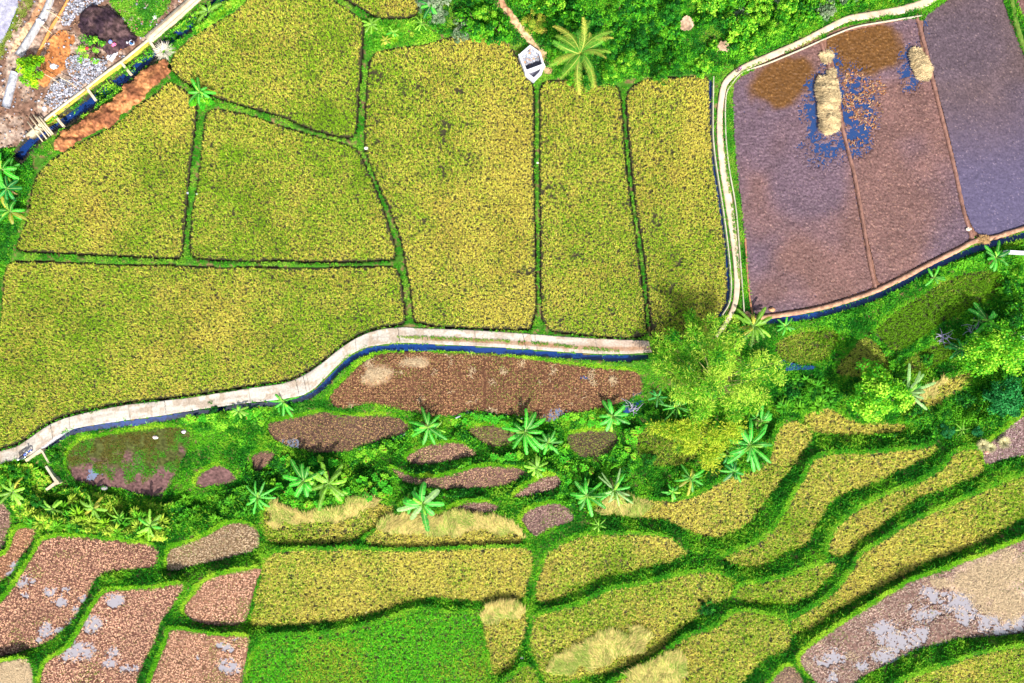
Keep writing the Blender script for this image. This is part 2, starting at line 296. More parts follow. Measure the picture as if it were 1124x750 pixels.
def link(name, me, mat=None, parent=None, loc=None):
    o = bpy.data.objects.new(name, me)
    if mat is not None and me is not None and not len(me.materials): me.materials.append(mat)
    col.objects.link(o)
    if parent is not None: o.parent = parent
    if loc is not None: o.location = loc
    return o
def tag(o, label=None, cat=None, group=None, kind=None):
    if label: o['label'] = label
    if cat: o['category'] = cat
    if group: o['group'] = group
    if kind: o['kind'] = kind
    return o
def empty(name, loc, rz=0, label=None, cat=None, group=None):
    o = bpy.data.objects.new(name, None); o.empty_display_size = 0.3; col.objects.link(o)
    o.location = loc; o.rotation_euler = (0,0,rz); return tag(o, label, cat, group)
class MB:
    def __init__(s): s.v = []; s.f = []; s.c = []; s.cur = (1,1,1)
    def add(s, vs, fs):
        n = len(s.v); s.v += [tuple(v) for v in vs]; s.f += [tuple(i+n for i in f) for f in fs]; s.c += [s.cur]*len(vs)
    def box(s, c, d, rz=0, R=None):
        R = R or Matrix.Rotation(rz, 3, 'Z'); c = Vector(c)
        vs = [c+R@Vector((x*d[0]/2, y*d[1]/2, z*d[2]/2)) for x in (-1,1) for y in (-1,1) for z in (-1,1)]
        s.add(vs, [(0,1,3,2),(4,6,7,5),(0,4,5,1),(2,3,7,6),(0,2,6,4),(1,5,7,3)])
    def bar(s, a, b, w, h):
        a = Vector(a); b = Vector(b); d = b-a; q = d.to_track_quat('X','Z').to_matrix()
        s.box((a+b)/2, (d.length, w, h), R=q)
    def tube(s, pts, rad, n=8, cap=True):
        pts = [Vector(p) for p in pts]; rings = []
        for i, p in enumerate(pts):
            d = (pts[min(i+1,len(pts)-1)]-pts[max(i-1,0)]).normalized(); q = d.to_track_quat('Z','Y').to_matrix()
            r = rad[i] if hasattr(rad,'__len__') else rad
            rings.append([p+q@Vector((math.cos(2*PI*k/n)*r, math.sin(2*PI*k/n)*r, 0)) for k in range(n)])
        vs = [v for r in rings for v in r]; fs = []
        for i in range(len(pts)-1):
            for k in range(n): fs.append((i*n+k, i*n+(k+1)%n, (i+1)*n+(k+1)%n, (i+1)*n+k))
        if cap: fs.append(tuple(range(n))[::-1]); fs.append(tuple((len(pts)-1)*n+k for k in range(n)))
        s.add(vs, fs)
    def ball(s, c, r, n=10, m=7):
        c = Vector(c); r = r if hasattr(r,'__len__') else (r,r,r); vs = []; fs = []
        for i in range(m+1):
            th = PI*i/m
            for k in range(n): vs.append(c+Vector((r[0]*math.sin(th)*math.cos(2*PI*k/n), r[1]*math.sin(th)*math.sin(2*PI*k/n), r[2]*math.cos(th))))
        for i in range(m):
            for k in range(n): fs.append((i*n+k, (i+1)*n+k, (i+1)*n+(k+1)%n, i*n+(k+1)%n))
        s.add(vs, fs)
    def torus(s, c, R, r, n=24, m=8, axis='Y'):
        c = Vector(c); vs = []; fs = []
        for i in range(n):
            a = 2*PI*i/n
            for k in range(m):
                b = 2*PI*k/m; rr = R+r*math.cos(b)
                vs.append(c+(Vector((rr*math.cos(a), r*math.sin(b), rr*math.sin(a))) if axis == 'Y' else Vector((rr*math.cos(a), rr*math.sin(a), r*math.sin(b)))))
        for i in range(n):
            for k in range(m): fs.append((i*m+k, i*m+(k+1)%m, ((i+1)%n)*m+(k+1)%m, ((i+1)%n)*m+k))
        s.add(vs, fs)
    def prism(s, poly, z0, z1):
        n = len(poly); vs = [(x,y,z0) for x,y in poly]+[(x,y,z1) for x,y in poly]
        s.add(vs, [tuple(range(n))[::-1], tuple(range(n,2*n))]+[(i,(i+1)%n,n+(i+1)%n,n+i) for i in range(n)])
    def mesh(s, name, smooth=False, colored=False):
        me = bpy.data.meshes.new(name); me.from_pydata(s.v, [], s.f); me.update()
        if colored:
            a = me.color_attributes.new('col','FLOAT_COLOR','POINT'); c = np.ones((len(s.v),4), np.float32); c[:,:3] = s.c; a.data.foreach_set('color', c.ravel())
        if smooth: me.polygons.foreach_set('use_smooth', np.ones(len(me.polygons), bool))
        return me
    def build(s, name, mat, parent=None, loc=None, smooth=False, colored=False): return link(name, s.mesh(name, smooth, colored), mat, parent, loc)

# ------------------------------------------------------------------ materials
def newmat(name):
    m = bpy.data.materials.new(name); m.use_nodes = True; nt = m.node_tree; nt.nodes.clear()
    out = nt.nodes.new('ShaderNodeOutputMaterial'); return m, nt, out
def pmat(name, c, rough=0.7, spec=0.3, metal=0, nscale=6.0, namt=0.25, bump=0.0, bscale=30):
    m, nt, out = newmat(name); b = nt.nodes.new('ShaderNodeBsdfPrincipled'); nt.links.new(b.outputs[0], out.inputs[0])
    b.inputs['Roughness'].default_value = rough; b.inputs['Specular IOR Level'].default_value = spec; b.inputs['Metallic'].default_value = metal
    geo = nt.nodes.new('ShaderNodeNewGeometry'); n = nt.nodes.new('ShaderNodeTexNoise'); n.inputs['Scale'].default_value = nscale; n.inputs['Detail'].default_value = 5
    nt.links.new(geo.outputs['Position'], n.inputs['Vector'])
    mp = nt.nodes.new('ShaderNodeMapRange'); mp.inputs[1].default_value = .3; mp.inputs[2].default_value = .7; mp.inputs[3].default_value = 1-namt; mp.inputs[4].default_value = 1+namt*0.6
    nt.links.new(n.outputs['Fac'], mp.inputs[0])
    mx = nt.nodes.new('ShaderNodeVectorMath'); mx.operation = 'SCALE'; mx.inputs[0].default_value = c; nt.links.new(mp.outputs[0], mx.inputs['Scale'])
    nt.links.new(mx.outputs[0], b.inputs['Base Color'])
    if bump:
        n2 = nt.nodes.new('ShaderNodeTexNoise'); n2.inputs['Scale'].default_value = bscale; n2.inputs['Detail'].default_value = 4; nt.links.new(geo.outputs['Position'], n2.inputs['Vector'])
        bp = nt.nodes.new('ShaderNodeBump'); bp.inputs['Strength'].default_value = bump; bp.inputs['Distance'].default_value = 0.05
        nt.links.new(n2.outputs['Fac'], bp.inputs['Height']); nt.links.new(bp.outputs[0], b.inputs['Normal'])
    return m
def attrmat(name, trans=0.0, rough=0.6, spec=0.25, bump=0.0, bscale=12, namt=0.0, nscale=4):
    m, nt, out = newmat(name); a = nt.nodes.new('ShaderNodeAttribute'); a.attribute_name = 'col'
    b = nt.nodes.new('ShaderNodeBsdfPrincipled'); b.inputs['Roughness'].default_value = rough; b.inputs['Specular IOR Level'].default_value = spec
    src = a.outputs['Color']; geo = nt.nodes.new('ShaderNodeNewGeometry')
    if namt:
        n = nt.nodes.new('ShaderNodeTexNoise'); n.inputs['Scale'].default_value = nscale; n.inputs['Detail'].default_value = 6; nt.links.new(geo.outputs['Position'], n.inputs['Vector'])
        mp = nt.nodes.new('ShaderNodeMapRange'); mp.inputs[1].default_value = .3; mp.inputs[2].default_value = .7; mp.inputs[3].default_value = 1-namt; mp.inputs[4].default_value = 1+namt
        nt.links.new(n.outputs['Fac'], mp.inputs[0]); mx = nt.nodes.new('ShaderNodeVectorMath'); mx.operation = 'SCALE'; nt.links.new(src, mx.inputs[0]); nt.links.new(mp.outputs[0], mx.inputs['Scale']); src = mx.outputs[0]
    nt.links.new(src, b.inputs['Base Color'])
    if bump:
        n2 = nt.nodes.new('ShaderNodeTexNoise'); n2.inputs['Scale'].default_value = bscale; n2.inputs['Detail'].default_value = 5; nt.links.new(geo.outputs['Position'], n2.inputs['Vector'])
        bp = nt.nodes.new('ShaderNodeBump'); bp.inputs['Strength'].default_value = bump; bp.inputs['Distance'].default_value = 0.12
        nt.links.new(n2.outputs['Fac'], bp.inputs['Height']); nt.links.new(bp.outputs[0], b.inputs['Normal'])
    if trans:
        t = nt.nodes.new('ShaderNodeBsdfTranslucent'); nt.links.new(src, t.inputs['Color'])
        mx2 = nt.nodes.new('ShaderNodeMixShader'); mx2.inputs[0].default_value = trans
        nt.links.new(b.outputs[0], mx2.inputs[1]); nt.links.new(t.outputs[0], mx2.inputs[2]); nt.links.new(mx2.outputs[0], out.inputs[0])
    else: nt.links.new(b.outputs[0], out.inputs[0])
    return m
def watermat(name, c, ior=2.2, rough=0.04, wave=0.15):
    m, nt, out = newmat(name); b = nt.nodes.new('ShaderNodeBsdfPrincipled'); nt.links.new(b.outputs[0], out.inputs[0])
    b.inputs['Base Color'].default_value = (*c,1); b.inputs['Roughness'].default_value = rough; b.inputs['IOR'].default_value = ior
    geo = nt.nodes.new('ShaderNodeNewGeometry'); n2 = nt.nodes.new('ShaderNodeTexNoise'); n2.inputs['Scale'].default_value = 3; n2.inputs['Detail'].default_value = 3; nt.links.new(geo.outputs['Position'], n2.inputs['Vector'])
    bp = nt.nodes.new('ShaderNodeBump'); bp.inputs['Strength'].default_value = wave; bp.inputs['Distance'].default_value = 0.02
    nt.links.new(n2.outputs['Fac'], bp.inputs['Height']); nt.links.new(bp.outputs[0], b.inputs['Normal']); return m
M_rice = attrmat('rice_leaf', trans=0.25, rough=0.8, spec=0.05)
M_grass = attrmat('grass_blade', trans=0.3, rough=0.75, spec=0.06)
M_leaf = attrmat('shrub_leaf', trans=0.35, rough=0.6, spec=0.15)
M_ban = attrmat('banana_leaf', trans=0.35, rough=0.45, spec=0.3)
M_soil = attrmat('ground_soil', rough=0.85, spec=0.1, bump=0.5, namt=0.3, nscale=3)
M_mud = attrmat('wet_mud', rough=0.55, spec=0.22, bump=0.25, bscale=22, namt=0.2, nscale=6)
M_straw = attrmat('dry_straw', trans=0.1, rough=0.75, spec=0.15)
M_water = watermat('canal_water', (.006,.035,.17), 1.8)
M_puddle = watermat('puddle_water', (.015,.045,.15), 2.6, 0.05, 0.1)  # blue base colour paints in part of the sky reflection
M_cloudglint = watermat('cloud_pale_water', (.21,.185,.20), 2.2, 0.08, 0.15)  # pale base colour paints in the white cloud these puddles mirror
M_conc = pmat('pale_concrete', (.66,.60,.52), .85, .15, nscale=1.3, namt=.3, bump=.3)
M_kerb = pmat('kerb_concrete', (.46,.42,.31), .85, .15, nscale=2.5, namt=.25)
M_bark = pmat('bark', (.16,.11,.07), .9, .1, nscale=9, namt=.4)
M_pale = pmat('pale_wood', (.62,.5,.33), .8, .15, nscale=7, namt=.3)

# ------------------------------------------------------------------ terrain (one sheet out to the horizon)
st = 2
gi = np.arange(0, H_, st); gj = np.arange(0, W_, st)
I, J = np.meshgrid(gi, gj, indexing='ij')
tu = J-M+0.5; tv = I-M+0.5; tz = ZT[I, J]
tx, ty = U(tu, tv, tz)
nh, nw = I.shape
verts = np.stack([tx.ravel(), ty.ravel(), tz.ravel()], 1)
idx = np.arange(nh*nw).reshape(nh, nw)
q = np.stack([idx[:-1,:-1], idx[1:,:-1], idx[1:,1:], idx[:-1,1:]], -1).reshape(-1,4)
c = np.zeros((nh, nw, 3)); n1 = fbm(tx, ty, 0.35, 5)[...,None]; n2 = fbm(tx, ty, 2.2, 9)[...,None]
c[:] = np.array([.05,.10,.012])*(1-n1)+np.array([.05,.19,.012])*n1; c *= (0.7+0.6*n2); e_ = sstep(.58,.66,n2); c = c*(1-e_)+np.array([.17,.12,.05])*e_
wet = (infield | ditch)[I, J]; c[wet] = (.016,.012,.008)  # dark mud; along the ditch it also paints the shade between rice and bank
wm = (dil(F['m1']['mask'] | F['m2']['mask'] | F['m3']['mask'], 6) & (uu > 828) & (vv > 22))[I, J]; c[wm] = (.20,.10,.07); wm = dil(wmasks[3], 5)[I, J]; c[wm] = (.05,.045,.03); wm = zone_water[I, J]; c[wm] = (.03,.035,.04)
c[:3] = c[-3:] = (.06,.14,.02); c[:,:3] = c[:,-3:] = (.06,.14,.02)
b = np.concatenate([idx[0,:], idx[1:,-1], idx[-1,-2::-1], idx[-2:0:-1,0]])
ring = []; rc = []; prev = b; nb = len(b)
for k, (sc, zz) in enumerate([(1.5,None),(4,2.0),(40,4.0)]):
    p3 = verts[b].copy(); p3[:,:2] *= sc
    if zz is not None: p3[:,2] = zz
    ring.append(p3); pc = np.tile(np.array([.06,.14,.02]), (nb,1)); rc.append(pc)
allv = np.vstack([verts]+ring); allc = np.vstack([c.reshape(-1,3)]+rc)
qs = [q]
for k in range(3):
    cur = np.arange(nb)+len(verts)+k*nb
    qs.append(np.stack([prev, np.roll(prev,-1), np.roll(cur,-1), cur], -1)); prev = cur
me = quads('terrain', allv, np.vstack(qs), allc, smooth=True)
tag(link('terrain', me, M_soil), 'grassy terraced ground with banks between the rice fields', kind='structure')

# ------------------------------------------------------------------ field ground
def grid_sheet(mask, zfun, colfun, off=0.0, res=1):
    ii, jj = np.nonzero(mask)
    i0, i1, j0, j1 = ii.min(), ii.max()+1, jj.min(), jj.max()+1
    sub = mask[i0:i1, j0:j1]
    vi = np.zeros((i1-i0+1, j1-j0+1), bool)
    vi[:-1,:-1] |= sub; vi[1:,:-1] |= sub; vi[:-1,1:] |= sub; vi[1:,1:] |= sub
    ids = -np.ones(vi.shape, int); a, b2 = np.nonzero(vi); ids[a, b2] = np.arange(len(a))
    u = (b2+j0-M).astype(float); v = (a+i0-M).astype(float)
    z = zfun(u, v); x, y = U(u, v, z)
    c = colfun(u, v, x, y)
    si, sj = np.nonzero(sub)
    q = np.stack([ids[si,sj], ids[si+1,sj], ids[si+1,sj+1], ids[si,sj+1]], -1)
    return np.stack([x,y,z],1), q, c
def lerp(a, b, t): return np.asarray(a)*(1-t[:,None])+np.asarray(b)*t[:,None]
def flat_poly(name, poly, z, mat):
    x, y = U(poly[:,0], poly[:,1], z); vs = [Vector((float(a), float(b), float(z))) for a, b in zip(x, y)]
    tr = tessellate_polygon([vs]); me = bpy.data.meshes.new(name); me.from_pydata([tuple(v) for v in vs], [], [t for t in tr]); me.update()
    if len(me.polygons) and me.polygons[0].normal.z < 0: me.flip_normals()
    return link(name, me, mat)
M_rsoil = pmat('paddy_soil', (.040,.034,.012), .7, .3, nscale=8, namt=.4)
STRAW_C = (910,118); 
def blob(u, v, cu, cv, ru, rv, ang=0):
    c_, s_ = math.cos(ang), math.sin(ang); a = (u-cu)*c_+(v-cv)*s_; b = -(u-cu)*s_+(v-cv)*c_
    return np.clip(1-np.sqrt((a/ru)**2+(b/rv)**2), 0, 1)
def mud_depr(u, v, n):
    d = blob(u,v,893,118,18,42)*1.1+blob(u,v,938,120,32,62)*0.95+blob(u,v,912,70,16,26)*.8+blob(u,v,905,165,36,26)*.55+blob(u,v,1000,75,18,34)*.8+blob(u,v,1015,30,12,30)*.4+blob(u,v,940,155,20,20)*.8
    return d
def make_mud(k):
    f = F[k]; z0 = f['z']
    def zf(u, v):
        x, y = U(u, v); n = fbm(x, y, 1.6, 21, 4); fine = vnoise(x, y, 6.5, 4)
        d = mud_depr(u, v, n) if k in ('m1','m2','m3') else 0*u
        g_ = 1.0 if k != 'm3' else .45
        return z0+(n-0.5)*0.08+((fine-0.5)*0.07+rng.normal(0,1,len(u))*(.024+.03*(d>.05)))*g_-np.minimum(d*1.15,.8)*(.0+.34*np.clip(fbm(x,y,2.6,77,3)*1.5-.25,0,1))
    def cf(u, v, x, y):
        n = fbm(x, y, 0.12, 30, 3); m = fbm(x, y, 3.0, 8, 3); fine = vnoise(x, y, 7.0, 2)
        t = sstep(.3,.7,n)
        cA = lerp((.22,.115,.10), (.165,.105,.135), t) if k != 'm3' else lerp((.15,.095,.09), (.13,.09,.11), t)
        g = sstep(60, 300, v)
        cA = cA*(0.28+0.34*fine+.42*rng.random(len(u)))[:,None]*(.8+.4*fbm(x,y,.5,35,3))[:,None]
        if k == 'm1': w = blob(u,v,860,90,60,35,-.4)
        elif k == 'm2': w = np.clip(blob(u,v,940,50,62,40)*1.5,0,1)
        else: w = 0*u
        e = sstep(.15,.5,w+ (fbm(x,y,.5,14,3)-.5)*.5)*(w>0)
        cA = cA*(1-e[:,None])+np.array([.115,.05,.012])*e[:,None]*(0.7+.6*fine)[:,None]  # brown patch paints in the dark reflection of trees on the wet mud
        if k == 'm3': 
            g = sstep(60,230,v)[:,None]; cA = cA*(1-g)+np.array([.085,.07,.125])*(.85+.3*fine)[:,None]*g
        fl = (rng.random(len(u)) > .975-(.03 if k=='m2' else 0))&(m>.42); cA[fl] = cA[fl]*1.6+np.array([.06,.04,.015])
        return cA
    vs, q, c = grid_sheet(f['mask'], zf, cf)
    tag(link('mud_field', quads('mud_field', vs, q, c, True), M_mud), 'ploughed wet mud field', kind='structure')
    flat_poly('puddle_water', f['poly'], z0-0.085, M_puddle)['kind'] = 'structure'
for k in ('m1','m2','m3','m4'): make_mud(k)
PUD = {'l1':[(27,638,9),(53,650,6),(64,661,8),(75,650,5),(92,659,6),(83,672,6),(80,683,6),(52,693,10),(45,703,6),(28,653,4),(66,692,5)],
       'l3':[(125,660,9),(102,683,11),(99,690,6),(88,715,15),(122,725,10),(145,734,9),(70,722,6),(125,715,6)],
       'l5':[(244,708,6),(253,708,5),(251,731,10),(217,719,4)],
       'l2':[(15,622,8),(8,632,5)],
       'z1':[(1022,653,12),(1052,662,18),(1062,670,14),(1018,676,12),(1085,683,12),(1100,690,15),(1120,684,10),(968,690,14),(985,703,18),(1005,700,14),(1060,680,8),(945,730,8),(970,722,13),(915,722,12),(915,742,8),(900,725,7),(1075,678,6),(998,668,4)]}
def puddle_d(u, v, pud):
    d = 0*u; un = u+(fbm(u*S, v*S, 1.3, 140, 3)-.5)*14; vn = v+(fbm(u*S, v*S, 1.3, 150, 3)-.5)*14
    for (a, b, r) in pud: d = np.maximum(d, np.clip(1-np.hypot((un-a)*.8, (vn-b)*1.15)/(r*1.3), 0, 1)*min(1,.62+r/20))
    return d*(.25+1.3*fbm(u*S, v*S, 2.6, 160, 3))*.9
def make_dry(k):
    f = F[k]; z0 = f['z']; soil = np.array(f.get('soil', (.14,.08,.06))); pud = PUD.get(k, [])
    if k == 'b1': pud = [(612,462,14),(700,437,8),(640,417,4)]
    if k == 'b2': pud = [(320,489,9)]
    def dep(u, v):
        d = 0*u
        return puddle_d(u, v, pud)
    def zf(u, v):
        x, y = U(u, v); n = fbm(x, y, 1.3, 21, 3); fine = vnoise(x, y, 6, 4)
        d = dep(u, v); z = z0+(n-.5)*.07+(fine-.5)*.06+.05
        if k == 'z1': z = z+.035*np.sin((x*.42+y*.91)*2*PI/.52)*(fbm(x,y,.5,220,2)>.42)
        return z+rng.normal(0,1,len(u))*(.02+.035*(d>.05))-sstep(.08,.6,d)*(.10+.13*vnoise(x,y,3.2,81))
    def cf(u, v, x, y):
        n = fbm(x, y, .4, 31, 3); fine = vnoise(x, y, 5.5, 2); c = soil*(0.65+.7*fine)[:,None]*(0.75+.5*n)[:,None]
        if k == 'b1':
            w = np.maximum(blob(u,v,412,412,24,14,-.3), blob(u,v,455,398,26,8)); e = sstep(.1,.6,w+(fbm(x,y,.9,3,3)-.5)*.9*(w>0))[:,None]
            c = c*(1-e)+np.array([.46,.31,.18])*e
        if k == 'z1':
            w = np.maximum(blob(u,v,1085,635,60,34,-.35)*1.4, blob(u,v,1105,660,34,30)*1.2); e = sstep(.15,.6,w+(fbm(x,y,.7,3,3)-.5)*.5*(w>0))[:,None]
            c = c*(1-e)+np.array([.5,.37,.25])*e
        return c
    if f['kind'] == 'weedmud':
        def cf(u, v, x, y):
            n = fbm(x, y, .8, 31, 3); fine = vnoise(x, y, 5.5, 2)
            return lerp((.15,.08,.075), (.07,.08,.02), sstep(.35,.65,n+ (510-v)/60.))*(0.5+.9*fine)[:,None]
        pud2 = [(100,521,7)] if k == 'p1' else []
        pud.extend(pud2)
    vs, q, c = grid_sheet(f['mask'], zf, cf)
    tag(link('field_soil', quads('field_soil', vs, q, c, True), M_soil), kind='structure')
    if pud: flat_poly('puddle_water', f['poly'], z0-0.02, M_cloudglint if k[0] in 'lz' else M_puddle)['kind'] = 'structure'
for k in keys:
    if F[k]['kind'] in ('stub','wet','weedmud'): make_dry(k)
    elif F[k]['kind'] in ('rice','green'): flat_poly('paddy_soil', F[k]['poly'], F[k]['z']-0.12, M_rsoil)['kind'] = 'structure'

# ------------------------------------------------------------------ blades
def blade_mesh(name, x, y, z, az, el0, el1, L, W, c, tipc=None):
    n = len(x); ca, sa = np.cos(az), np.sin(az)
    bx = np.stack([x,y,z],1); d0 = np.stack([ca*np.cos(el0), sa*np.cos(el0), np.sin(el0)],1)
    d1 = np.stack([ca*np.cos(el1), sa*np.cos(el1), np.sin(el1)],1); sd = np.stack([-sa, ca, 0*ca],1)*(W/2)[:,None]
    mid = bx+d0*(L*.5)[:,None]; tip = mid+d1*(L*.5)[:,None]
    V = np.empty((n,5,3)); V[:,0] = bx-sd*.6; V[:,1] = bx+sd*.6; V[:,2] = mid-sd; V[:,3] = mid+sd; V[:,4] = tip
    base = np.arange(n)[:,None]*5
    lp = (np.array([0,1,3,2,2,3,4])[None]+base).ravel()
    stt = (np.array([0,4])[None]+np.arange(n)[:,None]*7).ravel(); tt = np.tile([4,3], n)
    C = np.repeat(c[:,None], 5, 1)
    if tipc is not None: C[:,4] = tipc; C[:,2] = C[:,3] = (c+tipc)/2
    return npmesh(name, V.reshape(-1,3), lp, stt, tt, C.reshape(-1,3))
def hills(mask, sp, jit=0.28, ang=0.0):
    """points on a jittered planting grid inside a mask (u, v)"""
    ii, jj = np.nonzero(mask); u0, u1, v0, v1 = jj.min()-M, jj.max()-M+1, ii.min()-M, ii.max()-M+1
    cu, cv = (u0+u1)/2, (v0+v1)/2; R = math.hypot(u1-u0, v1-v0)/2+sp
    g = np.arange(-R, R, sp); a, b = np.meshgrid(g, g); a = a.ravel(); b = b.ravel()
    a = a+rng.normal(0, jit*sp*.5, len(a)); b = b+rng.normal(0, jit*sp*.5, len(b))
    u = cu+a*math.cos(ang)-b*math.sin(ang); v = cv+a*math.sin(ang)+b*math.cos(ang)
    k = (u > -M) & (u < 1124+M-1) & (v > -M) & (v < 750+M-1); u, v = u[k], v[k]
    k = mask[np.floor(v+M).astype(int), np.floor(u+M).astype(int)]; return u[k], v[k]
OCH = np.array([.87,.65,.13]); YEL = np.array([.81,.75,.09]); GRN = np.array([.29,.52,.02]); DGR = np.array([.06,.22,.015]); PALE = np.array([.80,.64,.20])
lod_mask = {k: [raster(chaikin(p,1)) for p in v] for k, v in LODGED.items()}
for k in keys:
    f = F[k]
    if f['kind'] not in ('rice','green'): continue
    m = f['mask'] if k[0] != 'f' else ero(f['mask'], 1)
    lod = np.zeros_like(m)
    for lm in lod_mask.get(k, []): lod |= lm
    if lod.any():
        du = (fbm(uu*S, vv*S, .8, 170, 4)-.5)*22; lod = lod[np.clip(vv+du*.8+M,0,H_-1).astype(int), np.clip(uu+du+M,0,W_-1).astype(int)] & (dil(f['mask'],3)) & ~zone_water
    upper = k[0] == 'f'
    u, v = hills(m & ~ero(lod, 6), f['sp'], 0.45, rng.uniform(-.1,.1)); z = np.full(len(u), f['z']-0.1); nb = 12 if not upper else 10
    x, y = U(u, v, z)
    big = fbm(x, y, .11, 40, 3); medn = fbm(x, y, .55, 44, 3)
    keep = ~((medn > .74) & (rng.random(len(u)) < .55)) if k in ('f5','f7','f6') else np.ones(len(u), bool)
    keep &= rng.random(len(u)) > .03
    u, v, x, y, z, big, medn = (a[keep] for a in (u, v, x, y, z, big, medn))
    n = len(u); rp = lambda a: np.repeat(a, nb)
    g = f['green']+.04+(big-.5)*1.3+(medn-.5)*.8
    if k == 'f6': g += sstep(300,370,v)*.25  # extra green towards the bottom paints in the bamboo's shadow
    hs = 0.8+0.4*rng.random(n)
    X, Y, Zb, G, HS = rp(x), rp(y), rp(z), rp(g), rp(hs); N = n*nb
    az = rng.uniform(0, 2*PI, N); r = rng.random(N)
    L = (0.42 if upper else .60)*HS*(0.75+.45*rng.random(N)); el0 = np.radians(rng.uniform(60, 86, N)); el1 = np.radians(rng.uniform(-12, 50, N))
    t = (r < np.clip(G,0,1))
    base = np.where(rng.random(N)[:,None] < .5, OCH, YEL)
    c = np.where(t[:,None], GRN, base)
    if k == 'g1': 
        yl = sstep(.52,.7,rp(big))*.8
        c = np.where((rng.random(N) < .1+yl*.6)[:,None], np.array([.42,.52,.04]), np.where((rng.random(N)<.5)[:,None], np.array([.16,.66,.02]), np.array([.08,.46,.015])))
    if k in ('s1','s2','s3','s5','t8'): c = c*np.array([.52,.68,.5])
    if not upper and k != 'g1': c = c*np.array([.93,.95,1.15])
    c = c*(0.62+.6*rng.random(N))[:,None]*(1.06-.13*sstep(.5,.72,rp(fbm(x, y, .28, 47, 3))))[:,None]
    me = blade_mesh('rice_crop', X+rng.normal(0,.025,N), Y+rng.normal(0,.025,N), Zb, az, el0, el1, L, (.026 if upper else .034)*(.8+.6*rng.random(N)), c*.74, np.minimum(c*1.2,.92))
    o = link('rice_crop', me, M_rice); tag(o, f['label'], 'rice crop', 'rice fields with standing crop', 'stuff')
    if lod.any():
        area = lod.sum(); n = int(area*7); ii, jj = np.nonzero(lod); s = rng.integers(0, len(ii), n)
        u = jj[s]-M+rng.random(n); v = ii[s]-M+rng.random(n); 
        ld = np.zeros(lod.shape); e_ = lod.copy()
        for i_ in range(7): ld += e_; e_ = ero(e_, 1)
        kp = rng.random(n) < (zat(u, v, ld)/6.5)**.8; u, v = u[kp], v[kp]; n = len(u)
        zt = f['z']+.22+.12*fbm(u*.1, v*.1, .8, 3)+rng.random(n)*.12; x, y = U(u, v, zt)
        sw = fbm(x, y, .25, 60, 2); cl_ = fbm(x, y, 1.6, 62, 2); az = PI/2+(sw-.5)*3.0+(cl_-.5)*2.5+rng.normal(0,.3,n); zt = zt+(cl_-.5)*.22
        c = np.where((rng.random(n) < (.35 if k in ('r8','r9','r1') else .12)+.5*(fbm(x,y,.5,61,2)>.58))[:,None], np.array([.38,.50,.08]), PALE)*(0.55+.5*rng.random(n)+.5*(cl_-.5))[:,None]
        me = blade_mesh('flattened_rice', x, y, zt, az, np.radians(rng.uniform(5,40,n)), np.radians(rng.uniform(-50,5,n)), .5+.35*rng.random(n), .022+.02*rng.random(n), c*.55, c*1.15)
        p_ = link('flattened_rice', me, M_straw); p_['label'] = 'pale straw-coloured flattened rice'; p_.parent = o; p_['kind'] = 'stuff'
